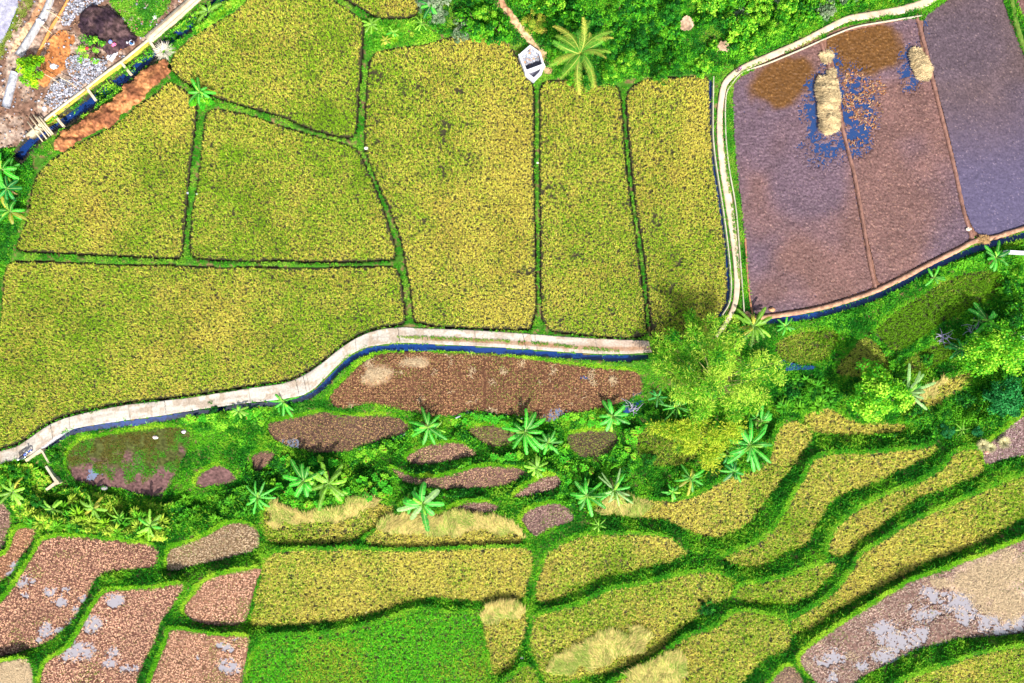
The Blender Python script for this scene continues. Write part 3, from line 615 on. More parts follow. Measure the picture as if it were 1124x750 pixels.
# stubble
for k in keys:
    f = F[k]
    if f['kind'] not in ('stub','wet'): continue
    m = ero(f['mask'], 1); sp = 2.75
    u, v = hills(m, sp, .36, {'z1':-.42,'z3':.1,'b1':0.0}.get(k, rng.uniform(-.3,.3)))
    n = len(u); d = puddle_d(u, v, PUD.get(k, []))
    x, y = U(u, v, f['z']); kp = (rng.random(n) > .06) & (d < .22+.6*(rng.random(n)**2))
    if k == 'b1': kp &= ~(np.abs(u-531.5+ (v-420)*.0) < 1.3)
    if k == 'z1': kp &= rng.random(n) > .25*sstep(.45,.6,fbm(x,y,.5,3,3))
    u, v = u[kp], v[kp]; n = len(u); nb = 8; z = np.full(n*nb, f['z']+.02); x, y = U(u, v, f['z'])
    g = fbm(x, y, .4, 50, 3); X, Y = np.repeat(x, nb), np.repeat(y, nb); N = n*nb
    gg = np.repeat(g, nb); edge = np.repeat(fbm(x, y, .3, 55, 2), nb)
    c = np.array(f['tone'])*(0.6+.75*rng.random(N))[:,None]*(0.8+.4*gg)[:,None]
    grn = (rng.random(N) < (.10 if k in ('b2','t1','t2','b1','z3') else (.55 if k in ('t3','t7') else .05)) + (edge > .68)*.3); c[grn] = np.array([.16,.24,.03])
    c = c*(1.4 if k[0] == 'l' else 1.28)*(.8+.45*np.repeat(fbm(x, y, .9, 58, 3), nb))[:,None]
    me = blade_mesh('stubble', X+rng.normal(0,.03,N), Y+rng.normal(0,.03,N), z, rng.uniform(0,2*PI,N), np.radians(rng.uniform(25,80,N)), np.radians(rng.uniform(-20,45,N)), .14+.12*rng.random(N), .03+.02*rng.random(N), c*.8, c)
    o = link('rice_stubble', me, M_straw); tag(o, f['label'], 'stubble', 'harvested terraces with cut stubble', 'stuff')
    st_ = None
    if k == 'z1': st_ = [(1085,635,60,34,-.35,1.4),(1105,660,34,30,0,1.2),(1045,640,40,14,-.3,.8)]
    if k == 'b1': st_ = [(412,412,24,14,-.3,1),(455,398,26,8,0,.9)]
    if k == 'l7': st_ = [(10,745,60,40,0,1.3)]
    if st_:
        ii, jj = np.nonzero(m); n = min(60000, int(len(ii)*10)); s = rng.integers(0, len(ii), n); u = jj[s]-M+rng.random(n); v = ii[s]-M+rng.random(n)
        w = np.zeros(n)
        for a,b2,ru,rv,an,am in st_: w = np.maximum(w, blob(u,v,a,b2,ru,rv,an)*am)
        x, y = U(u, v, f['z']); w = w+(fbm(x,y,.9,70,4)-.5)*1.5; kp = (w > .25+.55*rng.random(n))&(rng.random(n)<.75); u, v, x, y = u[kp], v[kp], x[kp], y[kp]; n = len(u)
        c = np.array([.74,.56,.34])*(0.35+.65*rng.random(n))[:,None]
        me = blade_mesh('straw_litter', x, y, np.full(n, f['z']+.10)+rng.random(n)*.08, rng.uniform(0,2*PI,n), np.radians(rng.uniform(-5,25,n)), np.radians(rng.uniform(-25,10,n)), .3+.2*rng.random(n), .025+.02*rng.random(n), c, c)
        s_ = link('straw_litter', me, M_straw); s_.parent = o; s_['label'] = 'pale straw spread over the stubble'; s_['kind'] = 'stuff'
# weeds in the two muddy ponds
def weeds(name, mask, dens, cols, L, label, cat, hgt=0.0, W=.05, group=None, mat=None, zoff=0.0, el=(30,80), nz=None):
    ii, jj = np.nonzero(mask); n = int(len(ii)*dens); s = rng.integers(0, len(ii), n); u = jj[s]-M+rng.random(n); v = ii[s]-M+rng.random(n)
    x0, y0 = u*S, v*S
    if nz: kp = fbm(x0, y0, nz[0], 77, 3) > nz[1]; u, v, x0, y0 = u[kp], v[kp], x0[kp], y0[kp]; n = len(u)
    nb = 3; z = zat(u, v)+zoff; x, y = U(u, v, z); X, Y, Zz = (np.repeat(a, nb) for a in (x, y, z)); N = n*nb
    g = np.repeat(fbm(x, y, .55, 90, 4)*1.5-.25, nb); r = g+rng.normal(0,.16,N)
    cols = [np.array(c_) for c_ in cols]; c = np.where((r < .42)[:,None], cols[0], np.where((r < .62)[:,None], cols[1], cols[2]))*(0.65+.6*rng.random(N))[:,None]
    me = blade_mesh(name, X+rng.normal(0,.04,N), Y+rng.normal(0,.04,N), Zz+hgt*rng.random(N), rng.uniform(0,2*PI,N), np.radians(rng.uniform(*el,N)), np.radians(rng.uniform(-25,35,N)), L*(.6+.8*rng.random(N)), W*(.7+.6*rng.random(N)), c*.8, c*1.1)
    return tag(link(name, me, mat or M_grass), label, cat, group, 'stuff')
weeds('weeds', F['p1']['mask'] & (vv < 522+ (fbm(uu*S,vv*S,.6,12)-.5)*44), .75, [(.16,.14,.03),(.16,.22,.03),(.08,.34,.02)], .26, 'sparse brown-green weeds over the muddy pond below the concrete lane', 'weeds', nz=(.9,.40))

# ------------------------------------------------------------------ lanes
def ribbon_obj(name, pl, w, ztop, mat, thick=.3, crown=0.0, label=None, kind='structure', cols=None, noise=0.0):
    p, n, ww = ribbon_poly(pl, w); prof = [(-.5,-1),(-.5,0),(-.28,.7),(0,1),(.28,.7),(.5,0),(.5,-1)]
    V = []; m_ = len(prof)
    for k_, (pp, nn, w_) in enumerate(zip(p, n, ww)):
        wob = 1+noise*(random.random()-.5)
        for a, b in prof:
            z = ztop-thick if b == -1 else ztop+crown*b
            q_ = pp+nn*w_*a*wob; x, y = U(q_[0], q_[1], ztop); V.append((float(x), float(y), z+(noise*.06*(random.random()-.5) if b > 0 else 0)))
    q = [(i*m_+k_, i*m_+k_+1, (i+1)*m_+k_+1, (i+1)*m_+k_) for i in range(len(p)-1) for k_ in range(m_-1)]
    C = np.tile(np.array(cols if cols else (1,1,1)), (len(V),1))*(0.8+.4*rng.random(len(V)))[:,None]
    me = quads(name, V, q, C, smooth=crown > 0); o = link(name, me, mat)
    if me.polygons[2].normal.z < 0: me.flip_normals()
    return tag(o, label, kind=kind)
Ne = resample(chaikin(N_EDGE,2,False),1); Se = resample(chaikin(S_EDGE,2,False),1)
nS = 900; Ne = Ne[np.linspace(0,len(Ne)-1,nS).astype(int)]; Se = Se[np.linspace(0,len(Se)-1,nS).astype(int)]
ts = np.r_[0, 0, np.linspace(.06,.94,15), 1, 1]; zs = np.r_[-.35,.17,np.full(15,.185),.17,-1.1]; nc_ = len(ts)
wob = (vnoise(np.arange(nS)*.16, 0*np.arange(nS), 1.0, 3)-.5)*.05
P = Ne[:,None]*(1-ts[None,:,None])+Se[:,None]*ts[None,:,None]+wob[:,None,None]*np.array([2.,8.])
x, y = U(P[...,0], P[...,1], .17); Vz = np.broadcast_to(zs, (nS, nc_)).copy(); Vz[:,2:-2] += (fbm(x,y,1.5,230,3)[:,2:-2]-.5)*.03
base = np.array([.44,.39,.33]); st1 = fbm(np.arange(nS)[:,None]*.05+0*x, ts[None]*5+0*x, 1.0, 231, 4); st2 = fbm(x, y, 1.4, 232, 4)
C = base*(.62+.75*np.clip(st1,0,1))[...,None]; e_ = sstep(.52,.64,st2)[...,None]*.6; C = C*(1-e_)+np.array([.30,.22,.15])*e_
right = sstep(440,480,P[...,0])*(1-sstep(.10,.17,np.abs(ts[None]-.64+0*x))); rr_ = (right*(.55+.6*st2))[...,None]; C = C*(1-np.clip(rr_,0,1))+np.array([.26,.14,.07])*np.clip(rr_,0,1)
far = (sstep(560,720,P[...,0])*.45)[...,None]; C = C*(1-far)+np.array([.38,.23,.15])*far
edge = (sstep(.86,1.0,ts)[None]*sstep(.4,.6,st1)*.6*(P[...,0] < 300))[...,None]; C = C*(1-edge)+np.array([.34,.38,.50])*edge
for i in range(20, nS, 74): C[i] *= .62
me = quads('concrete_lane', np.stack([x,y,Vz],-1).reshape(-1,3), [(i*nc_+k_+1, i*nc_+k_, (i+1)*nc_+k_, (i+1)*nc_+k_+1) for i in range(nS-1) for k_ in range(nc_-1)], C.reshape(-1,3))
if me.polygons[5].normal.z < 0: me.flip_normals()
tag(link('concrete_lane', me, attrmat('lane_concrete', rough=.85, spec=.1, bump=.3, bscale=14, namt=.22, nscale=5)), 'pale concrete lane curving between the upper and lower fields', kind='structure')
M_dirt = pmat('dirt_path', (.62,.47,.34), .9, .1, nscale=1.5, namt=.3, bump=.4, bscale=12)
ribbon_obj('dirt_path', LANE_B, [8,10,10,9,8,7,6.5,6.2,7,7,6.5,6,6.5,7.5,8,8,7,6,6,5,4], .16, M_dirt, .3, .03, 'pale dirt path beside the muddy fields')
# kerbs along the dirt path
def kerb(pl, w=1.2, z=.24, label=None, name='concrete_kerb', mat=None, th=.5):
    o = ribbon_obj(name, pl, w, z, mat or M_kerb, th, .015, label, kind='structure'); return o
kerb([(783.5,84),(782.8,125),(783,155),(787,186),(793.5,225),(799.5,270),(803.5,313),(801.5,333),(793,346)])
kerb([(1012,17),(1005,18),(968,24),(938,29),(913,39),(880,54),(843,69.5),(820,77),(812,81),(804,91),(797,101),(796,125),(797,155),(800.5,186),(808,225),(812,275),(816,328),(817,344)])
# brown earth banks between the muddy fields and along the canal
for pl, w in (([(901,46),(906,60),(912,80),(917,105),(925,140),(934,176),(938,190),(947,240),(955,290),(961,316)], 3.6), ([(1006,16),(1010,30),(1018,60),(1025,92),(1037,140),(1049,188),(1054,213),(1060,240),(1068,262)], 3.8)):
    ribbon_obj('earth_bank', pl, w, .0, M_soil, .4, .16, 'brown mud bank between flooded fields', cols=(.24,.125,.095), noise=.35)
ribbon_obj('earth_bank', [(818,343),(828,349),(843,348),(893,340.5),(928,331),(955,322),(967,317),(993,304.5),(1018,291),(1055,273),(1069,264.5),(1088,262),(1124,250.5),(1184,232)], 5.2, .05, M_soil, 1.1, .14, 'brown mud bank along the blue canal', cols=(.44,.24,.15), noise=.25)
ribbon_obj('earth_bank', [(818,262),(820,300),(823,330),(826,345)], 2.2, .02, M_soil, .4, .12, 'reddish mud bank beside the path kerb', cols=(.40,.17,.10), noise=.3)
ribbon_obj('earth_bank', [(1108,-30),(1112,10),(1120,40),(1134,80),(1160,130)], 5, .0, M_soil, .4, .12, 'grassy bank at the right edge', cols=(.12,.2,.03), noise=.3)
# canal water
for (pl, w, z), nm in zip(water_specs, ('canal_water','canal_water','ditch_water','channel_water')):
    p, n, ww = ribbon_poly(pl, w+2.0); P = np.vstack([p+n*ww[:,None]/2, (p-n*ww[:,None]/2)[::-1]]); V = []
    for a, b in zip(p+n*ww[:,None]/2, p-n*ww[:,None]/2):
        for c_ in (a, b): x, y = U(c_[0], c_[1], z); V.append((float(x), float(y), z))
    me = quads(nm, V, [(2*i, 2*i+1, 2*i+3, 2*i+2) for i in range(len(p)-1)])
    if me.polygons[0].normal.z < 0: me.flip_normals()
    tag(link(nm, me, M_water), kind='structure')
M_ditch = pmat('ditch_lining', (.30,.32,.36), .6, .4, nscale=3, namt=.3)
for pl, z in (([(983,564),(1005,549.5),(1038,537.5),(1068,525.5),(1082,517),(1105,506),(1124,503),(1184,484)],1.12), ([(975,729),(1003,715),(1030,708.5),(1055,701.5),(1093,700.5),(1124,697)],2.72),
              ([(312,492),(331,496),(345,499.5),(381,499.5),(395,493),(416,486.5),(437,481),(450,473)],-1.38), ([(500,459),(516,452),(531,455.5),(562,458.5),(587,460)],-.98)):
    ribbon_obj('ditch', pl, 1.6, z, M_ditch, .3, .02, 'thin grey ditch along the field edge')
flat_poly('stream_water', chaikin([(676,452),(682,444),(695,440),(706,434),(712,436),(700,446),(688,455),(680,458)],1), -1.15, M_water)['kind'] = 'structure'
flat_poly('stream_water', chaikin([(850,400),(858,394),(868,398),(880,401),(896,402),(892,406),(875,406),(856,408)],1), -1.1, M_water)['kind'] = 'structure'

# ------------------------------------------------------------------ building site: bare soil, heaps, gravel
def rag(m, amp, f=.9, o=0):
    if not amp: return m
    du = (fbm(uu*S, vv*S, f, 120+o, 4)-.5)*amp*2; dv = (fbm(uu*S, vv*S, f, 130+o, 4)-.5)*amp*2
    return m[np.clip(vv+dv+M, 0, H_-1).astype(int), np.clip(uu+du+M, 0, W_-1).astype(int)]
def patch(name, poly, colr, zo, amp, label=None, freq=1.2, mat=None, dome=0.0, colr2=None, fz=5.5, ra=.5, ragged=True):
    m = rag(raster(chaikin(poly,2)), 5 if ragged else 0) & ~zone_water
    dist = np.zeros(m.shape); e = m.copy()
    for i in range(10): dist += e; e = ero(e,1)
    def zf(u, v):
        x, y = U(u, v); zz = zat(u, v); d = zat(u, v, dist)/10.
        return zz+zo+(fbm(x,y,freq,21,4))*amp+np.sqrt(d)*dome+(vnoise(x,y,6,3)-.5)*.05*(amp>.05)
    def cf(u, v, x, y):
        a = fbm(x,y,.7,33,4); return lerp(colr, colr2 or colr, sstep(.4,.6,a))*(1-ra+2*ra*vnoise(x,y,fz,9))[:,None]
    vs, q, c = grid_sheet(m, zf, cf); return link(name, quads(name, vs, q, c, True), mat or M_soil), m
o,_ = patch('road', [(-80,-60),(-80,140),(-30,90),(-10,72),(0,55),(4,45),(10.7,28),(17,13),(24.5,0),(55,-60)], (.30,.29,.38), .08, 0, colr2=(.38,.37,.46), ra=.06, ragged=False); tag(o, 'pale grey road in the top left corner', kind='structure')
M_line = pmat('road_seam', (.3,.3,.36), .8)
site_soil = [(28,-30),(24,6),(10,40),(2,62),(-60,110),(-60,150),(0,165),(22,160),(45,138),(85,108),(130,74),(165,46),(215,0),(240,-40),(120,-60)]
o, site_mask = patch('site_soil', site_soil, (.17,.095,.065), .05, .3, colr2=(.36,.26,.20)); tag(o, 'bare trampled soil of the building site', kind='structure')
o,_ = patch('orange_soil', [(62,30),(70,33),(82,40),(78,60),(72,78),(58,84),(52,96),(38,92),(40,84),(47,64)], (.50,.21,.07), .14, .2, colr2=(.40,.15,.05)); tag(o, 'orange soil inside the building site', kind='structure')
o,_ = patch('orange_soil', [(36,14),(50,-10),(56,0),(44,20),(22,52),(12,62),(16,46),(28,26)], (.40,.20,.10), .12, .25, colr2=(.58,.38,.22)); tag(o, 'strip of rusty soil beside the retaining wall', kind='structure')
o,_ = patch('orange_soil', [(60,-4),(74,-2),(64,16),(55,30),(44,56),(38,64),(28,58),(40,36),(48,22)], (.30,.15,.06), .06, .2, colr2=(.52,.26,.10)); tag(o, 'orange soil floor of the dug trench', kind='structure')
tag(patch('dark_soil_heap', [(95,10),(108,6),(125,10),(133,25),(145,36),(152,45),(138,55),(120,60),(108,55),(97,46),(88,34),(89,20)], (.035,.02,.028), .15, .9, dome=.5, colr2=(.085,.05,.05), freq=1.5, ra=.65)[0], 'big heap of black soil inside the building site', 'soil heap')
tag(patch('brown_soil_heap', [(182,62),(186,72),(184,84),(176,92),(160,104),(146,118),(132,130),(118,140),(98,150),(82,158),(70,166),(58,164),(56,155),(68,145),(88,133),(108,118),(128,106),(138,92),(150,82),(168,70)], (.46,.19,.075), .1, .95, dome=.5, colr2=(.20,.075,.035), freq=1.7, ra=.6)[0], 'long heap of brown earth between the channel and the ripe rice', 'soil heap')
def gravel(name, poly, label, dens=.9, sz=.13):
    m = raster(chaikin(poly,1)); ii, jj = np.nonzero(m); n = int(len(ii)*dens); s = rng.integers(0,len(ii),n); u = jj[s]-M+rng.random(n); v = ii[s]-M+rng.random(n)
    x, y = U(u, v, .6); z = zat(u, v)+.12+.25*fbm(x,y,.8,5)+rng.random(n)*.12; r = sz*(.5+rng.random(n)); 
    base = np.array([(1,0,0),(-1,0,0),(0,1,0),(0,-1,0),(0,0,.8),(0,0,-.8)]); Vv = base[None]*(r[:,None,None])*(0.7+.6*rng.random((n,6,1)))+np.stack([x,y,z],1)[:,None]
    th = rng.uniform(0,PI,n); f = np.array([(0,2,4),(2,1,4),(1,3,4),(3,0,4),(2,0,5),(1,2,5),(3,1,5),(0,3,5)])
    lp = (f.ravel()[None]+np.arange(n)[:,None]*6).ravel(); c = np.array([.40,.40,.46])*(0.3+.95*rng.random(n))[:,None]; c[rng.random(n)<(.12 if name == 'gravel' else .7)] = (.26,.15,.09)
    me = npmesh(name, Vv.reshape(-1,3), lp, np.arange(n*8)*3, np.full(n*8,3), np.repeat(c,6,0)); return tag(link(name, me, M_soil), label, 'gravel', 'heaps of gravel on the building site', 'stuff')
gravel('gravel', [(74,64),(85,60),(98,66),(112,64),(119,70),(112,82),(100,92),(88,92),(78,86),(72,74)], 'white gravel heap below the dark soil heap')
gravel('gravel', [(62,88),(80,88),(92,92),(88,102),(75,112),(62,120),(52,116),(50,104)], 'grey gravel heap beside the concrete channel wall')
gravel('gravel', [(80,-6),(118,-8),(114,6),(98,10),(84,18),(76,30),(68,28),(72,16)], 'strip of broken white stone at the top edge of the building site', .9)
gravel('rubble', site_soil, 'broken stones and scraps scattered over the bare site soil', .03, .12)
# weeds on the site and verge
verge = raster(chaikin([(26,-20),(40,-20),(38,4),(26,22),(15,42),(5,62),(-2,70),(-4,60),(2,46),(12,30),(20,12)],1))
weed_zone = raster(chaikin([(128,-20),(180,-20),(188,4),(176,20),(166,34),(156,42),(146,34),(136,26),(128,12),(122,0)],1))
weeds('verge_grass', verge, 1.0, [(.24,.32,.05),(.34,.42,.07),(.50,.48,.14)], .25, 'yellow-green verge grass beside the pale road', 'grass', zoff=.1)
weeds('site_weeds', weed_zone, 1.6, [(.05,.24,.02),(.10,.38,.02),(.25,.5,.04)], .34, 'bright green weeds beside the dark soil heap', 'weeds', W=.11, zoff=.1)
bare = raster(chaikin([(545,-20),(556,0),(562,12),(572,26),(582,38),(592,52),(598,62),(590,62),(580,48),(568,32),(558,22),(548,4),(538,-20)],1))
o,_ = patch('dirt_track', [(543,-20),(554,0),(562,12),(572,26),(584,38),(596,52),(602,66),(606,82),(598,84),(596,68),(588,58),(578,46),(566,34),(556,22),(546,6),(536,-20)], (.46,.24,.13), .06, .1, colr2=(.55,.36,.2)); tag(o, 'reddish dirt track leading to the open tank', kind='structure')
for pl, lb in (([(748,20),(758,18),(763,26),(758,33),(749,33),(745,27)],'pale'), ([(788,48),(800,44),(805,54),(798,60),(789,58)],'pale')):
    o,_ = patch('bare_earth', pl, (.36,.23,.15), .6, .3, colr2=(.46,.32,.22)); tag(o, 'pale bare earth patch in the thicket', kind='structure')

# ------------------------------------------------------------------ bank grass
site_all = dil(site_mask, 1) | raster(chaikin([(-80,-60),(-80,140),(-30,90),(-10,72),(0,55),(24.5,0),(55,-60)],1)) | raster(chaikin([(182,62),(186,72),(184,84),(176,92),(146,118),(118,140),(82,158),(58,164),(56,155),(88,133),(128,106),(150,82)],1)) | bare
thick = raster(chaikin([(440,-60),(455,0),(462,12),(468,26),(484,40),(520,34),(545,38),(560,50),(575,48),(600,80),(640,90),(676,92),(690,86),(774,80),(790,80),(805,72),(840,55),(875,38),(900,22),(925,8),(960,3),(1000,-8),(1040,-60)],1)) & ~zone_path & ~infield
bankg = ~infield & ~zone_path & ~zone_water & ~site_all
mudm = F['m1']['mask'] | F['m2']['mask'] | F['m3']['mask']
bankg &= ~(dil(mudm, 6) & (uu > 828) & (vv > 22) & ~((uu > 1096) & (vv < 150)))
ch_dark = dil(wmasks[3], 5) & (uu < 178)
bankg &= ~(ch_dark & (fbm(uu*S,vv*S,.8,200,3) < .60)) & ~raster(np.array([(581,48),(568,60),(576,80),(586,90),(599,72),(594,57)],float))
inframe = (uu > -45) & (uu < 1170) & (vv > -45) & (vv < 795)
dark_rim = dil(infield & (np.isin(fid, [keys.index(k_)+1 for k_ in keys if k_[0] == 'f'])), 2)
def grass(mask, dens, cols, L, label, W=.05, nb=3, zo=0.0, el=(35,85)):
    return weeds('bank_grass', mask, dens, cols, L, label, 'grass', W=W, zoff=zo, el=el)
lower = ZG < 99
flat_upper = bankg & inframe & ~rim & ~dark_rim & (vv < 440) & (uu < 815) & (vv < 520)
rest = bankg & inframe & ~rim & ~dark_rim & ~flat_upper
grass(flat_upper & (fbm(uu*S,vv*S,1.2,210,3) > .36), .60, [(.04,.30,.012),(.12,.48,.018),(.28,.52,.04)], .2, 'short bright grass on the banks between the upper rice fields')
grass(rest, .60, [(.010,.14,.008),(.035,.31,.010),(.15,.50,.018)], .26, 'deep green grass on the terrace banks and in the gully', W=.055)
rn = fbm(uu*S, vv*S, .7, 180, 3)
r1 = rag(rim & ~ricerim, 2.5, 1.1, 3) & ~infield & ~zone_path & inframe
grass(r1, 1.5, [(.12,.44,.012),(.26,.60,.02),(.42,.68,.04)], .2, 'lime green grass on the lips of the harvested terraces', W=.05)
r2 = ricerim & inframe
grass(r2, .9, [(.05,.32,.012),(.12,.46,.015),(.28,.58,.03)], .26, 'fresh green grass on the lips of the golden rice terraces', W=.055)
fr_ = (dil(~infield & ~zone_path & ~zone_water, 2) & infield & (fid > 0) & (rn > .5) & np.isin(fid, [keys.index(k_)+1 for k_ in keys if F[k_]['kind'] in ('stub','weedmud','wet')])) & inframe
grass(fr_, .5, [(.06,.28,.012),(.14,.40,.02),(.28,.46,.05)], .2, 'grass creeping over the edges of the harvested terraces', W=.05)
big_ = rest & (fbm(uu*S, vv*S, .6, 190, 3) > .54)
grass(big_, .22, [(.03,.22,.012),(.08,.36,.015),(.26,.52,.03)], .5, 'taller tufts of grass on the terrace banks', W=.06)
# median grass on the lanes
med = rib_mask([(434,370),(456,370),(510,372.5),(562,374.5),(600,377.5),(640,382),(680,385.5)], 3.0) & (fbm(uu*S,vv*S,1.3,8,2) > .36)
weeds('lane_grass', med, .8, [(.08,.30,.02),(.18,.40,.03),(.3,.45,.06)], .16, 'strip of grass between the wheel tracks of the concrete lane', 'grass', zoff=.05)
med2 = (rib_mask([(795,104),(794.5,130),(795.5,160),(799,195),(805,240),(809,280),(812,310)], 2.2) | rib_mask([(800,96),(808,84),(820,75),(843,66),(880,50),(905,37.5)], 1.8) | rib_mask([(801,150),(803.5,186),(810,225),(814.5,265)],3.5)|rib_mask([(800,106),(801,130),(803,160)],4)) & (fbm(uu*S,vv*S,1.1,3,2) > .30)
weeds('path_grass', med2, .9, [(.05,.26,.02),(.16,.40,.03),(.32,.5,.06)], .16, 'green strips of grass along the dirt path kerbs', 'grass', zoff=.05)

# ------------------------------------------------------------------ leaf clumps
def leaf_mesh(name, C, D, Nn, L, W, c):
    """diamond leaves: centre C, direction D, normal Nn"""
    D = D/np.linalg.norm(D,axis=1)[:,None]; Sd = np.cross(Nn, D); Sd /= np.linalg.norm(Sd,axis=1)[:,None]+1e-9
    n = len(C); V = np.empty((n,4,3)); l = (L/2)[:,None]; w = (W/2)[:,None]; up = np.cross(D, Sd)
    V[:,0] = C-D*l; V[:,1] = C+Sd*w+up*w*.25-D*l*.1; V[:,2] = C+D*l-up*l*.15; V[:,3] = C-Sd*w+up*w*.25-D*l*.1
    q = np.arange(n*4).reshape(-1,4); return quads(name, V.reshape(-1,3), q, np.repeat(c,4,0))
def bush_mesh(name, r, h, nl, ls, cols, seed, nc=None, lw=.6, flat=.5):
    R = np.random.default_rng(seed); nc = nc or int(10+r*r*9)
    th = R.uniform(0,2*PI,nc); rr = r*np.sqrt(R.random(nc))*.92; lobes = 1+.22*np.sin(th*3+seed)+.14*np.sin(th*5+seed*2)
    cx = rr*np.cos(th)*lobes; cy = rr*np.sin(th)*lobes; cz = h*np.sqrt(np.clip(1-(rr/r)**2,.04,1))*(.6+.4*R.random(nc))
    cr = r*(.18+.16*R.random(nc)); cb = R.random(nc)
    k = R.integers(0,nc,nl); d = R.normal(0,1,(nl,3)); d /= np.linalg.norm(d,axis=1)[:,None]; d[:,2] = np.abs(d[:,2])*.9-.15
    C = np.stack([cx[k],cy[k],cz[k]],1)+d*(cr[k]*(.55+.55*R.random(nl)))[:,None]*np.array([1,1,.8]); C[:,2] = np.maximum(C[:,2], .06)
    Nn = d*.6+np.array([0,0,flat])+R.normal(0,.35,(nl,3)); D = np.cross(Nn, R.normal(0,1,(nl,3))); D[:,2] -= .15
    cols = [np.array(c_) for c_ in cols]; t = np.clip(cb[k]+R.normal(0,.22,nl),0,1)
    c = np.where((t<.4)[:,None], cols[0], np.where((t<.75)[:,None], cols[1], cols[2]))*(.7+.55*R.random(nl))[:,None]
    return leaf_mesh(name, C, D, Nn, ls*(.6+.7*R.random(nl)), ls*lw*(.6+.6*R.random(nl)), c)
def copy_tree(o, parent=None):
    c_ = o.copy(); col.objects.link(c_)
    if parent: c_.parent = parent
    for ch in list(o.children): copy_tree(ch, c_)
    return c_
PAL = dict(fern=[(.02,.20,.012),(.20,.55,.02),(.60,.75,.08)], deep=[(.006,.09,.010),(.018,.20,.015),(.06,.36,.02)], mid=[(.012,.14,.010),(.05,.34,.012),(.17,.54,.02)], lime=[(.04,.28,.012),(.18,.56,.02),(.42,.76,.05)],
           grey=[(.10,.20,.09),(.2,.32,.15),(.34,.42,.26)], teal=[(.01,.15,.03),(.02,.25,.06),(.06,.38,.12)], yellow=[(.25,.40,.03),(.45,.52,.05),(.62,.50,.08)])
def bush_proto(name, r, h, nl, ls, pal, seed, stems=3, **kw):
    fm = bush_mesh('foliage', r, h, nl, ls, PAL[pal] if isinstance(pal,str) else pal, seed, **kw); fm.materials.append(M_leaf)
    b = MB(); R = random.Random(seed)
    for i in range(stems):
        a = R.random()*6.28; b.tube([(0,0,-.15),(math.cos(a)*r*.2,math.sin(a)*r*.2,h*.4),(math.cos(a)*r*.45,math.sin(a)*r*.45,h*.75)], [.05*r,.035*r,.015*r], 5)
    sm = b.mesh('stem'); sm.materials.append(M_bark); return fm, sm
def put_bush(pr, name, loc, rz, sc, label, cat, group=None, szs=1.0, part=('foliage','stem')):
    e = empty(name, loc, rz, label, cat, group); e.scale = (sc, sc, sc*szs)
    a = link(part[0], pr[0]); a.parent = e; b = link(part[1], pr[1]); b.parent = e; return e
protos = {}
for i, (p_, s) in enumerate([('deep',1),('deep',2),('mid',3),('mid',4),('lime',5),('lime',6),('grey',7),('teal',8),('yellow',9)]):
    for q_, (nl_, ls_, hh_) in enumerate(((1500,.26,1.5),(2300,.19,1.9),(750,.42,1.2))): protos.setdefault(p_, []).append(bush_proto('leafy_shrub', 1.5, hh_, nl_, ls_, p_, s+q_*20, lw=(.6,.5,.42)[q_]))
# dense thicket along the top edge: shrubs of several kinds
pts = []
tries = 0
while len(pts) < 105 and tries < 9000:
    tries += 1; u = random.uniform(440, 1010); v = random.uniform(-35, 92)
    if not thick[int(v)+M, int(u)+M]: continue
    if bare[int(v)+M-8:int(v)+M+9, int(u)+M-8:int(u)+M+9].any() or math.hypot(u-637,v-58) < 13 or math.hypot(u-583,v-68) < 17: continue
    if math.hypot(u-754,v-26) < 12 or math.hypot(u-796,v-52) < 11: continue
    if laneb_mask[int(v)+M-6:int(v)+M+12, int(u)+M-6:int(u)+M+12].any(): continue
    rr = 14 if v < 40 else 11
    if any(math.hypot(u-a,v-b) < (rr+c_)*.44 for a,b,c_ in pts): continue
    pts.append((u,v,rr))
tl = {'deep':'dark green leafy shrub in the dense thicket along the top edge','mid':'mid green leafy shrub in the dense thicket along the top edge','lime':'lime green leafy shrub in the dense thicket along the top edge',
      'grey':'grey-green fine-leaved shrub in the dense thicket along the top edge','yellow':'yellowing shrub in the dense thicket along the top edge','teal':'blue-green shrub in the dense thicket'}
for u, v, r in pts:
    if 455 < u < 510 and v < 45: p_ = random.choice(['grey','grey','mid','deep'])
    elif u > 800 and v < 30: p_ = random.choice(['lime','mid','lime','grey'])
    elif 640 < u < 720 and v < 60: p_ = random.choice(['deep','deep','mid'])
    elif 560 < u < 600: p_ = random.choice(['yellow','lime','mid'])
    else: p_ = random.choice(['deep','mid','mid','lime','mid','lime'])
    x, y, z = place(u, v, 0, 1.2); put_bush(random.choice(protos[p_]), 'leafy_shrub', (x,y,z), random.random()*6.28, r/15*(.6+.75*random.random()), tl[p_], 'shrub', 'shrubs of the thicket along the top edge', .7+1.3*random.random())
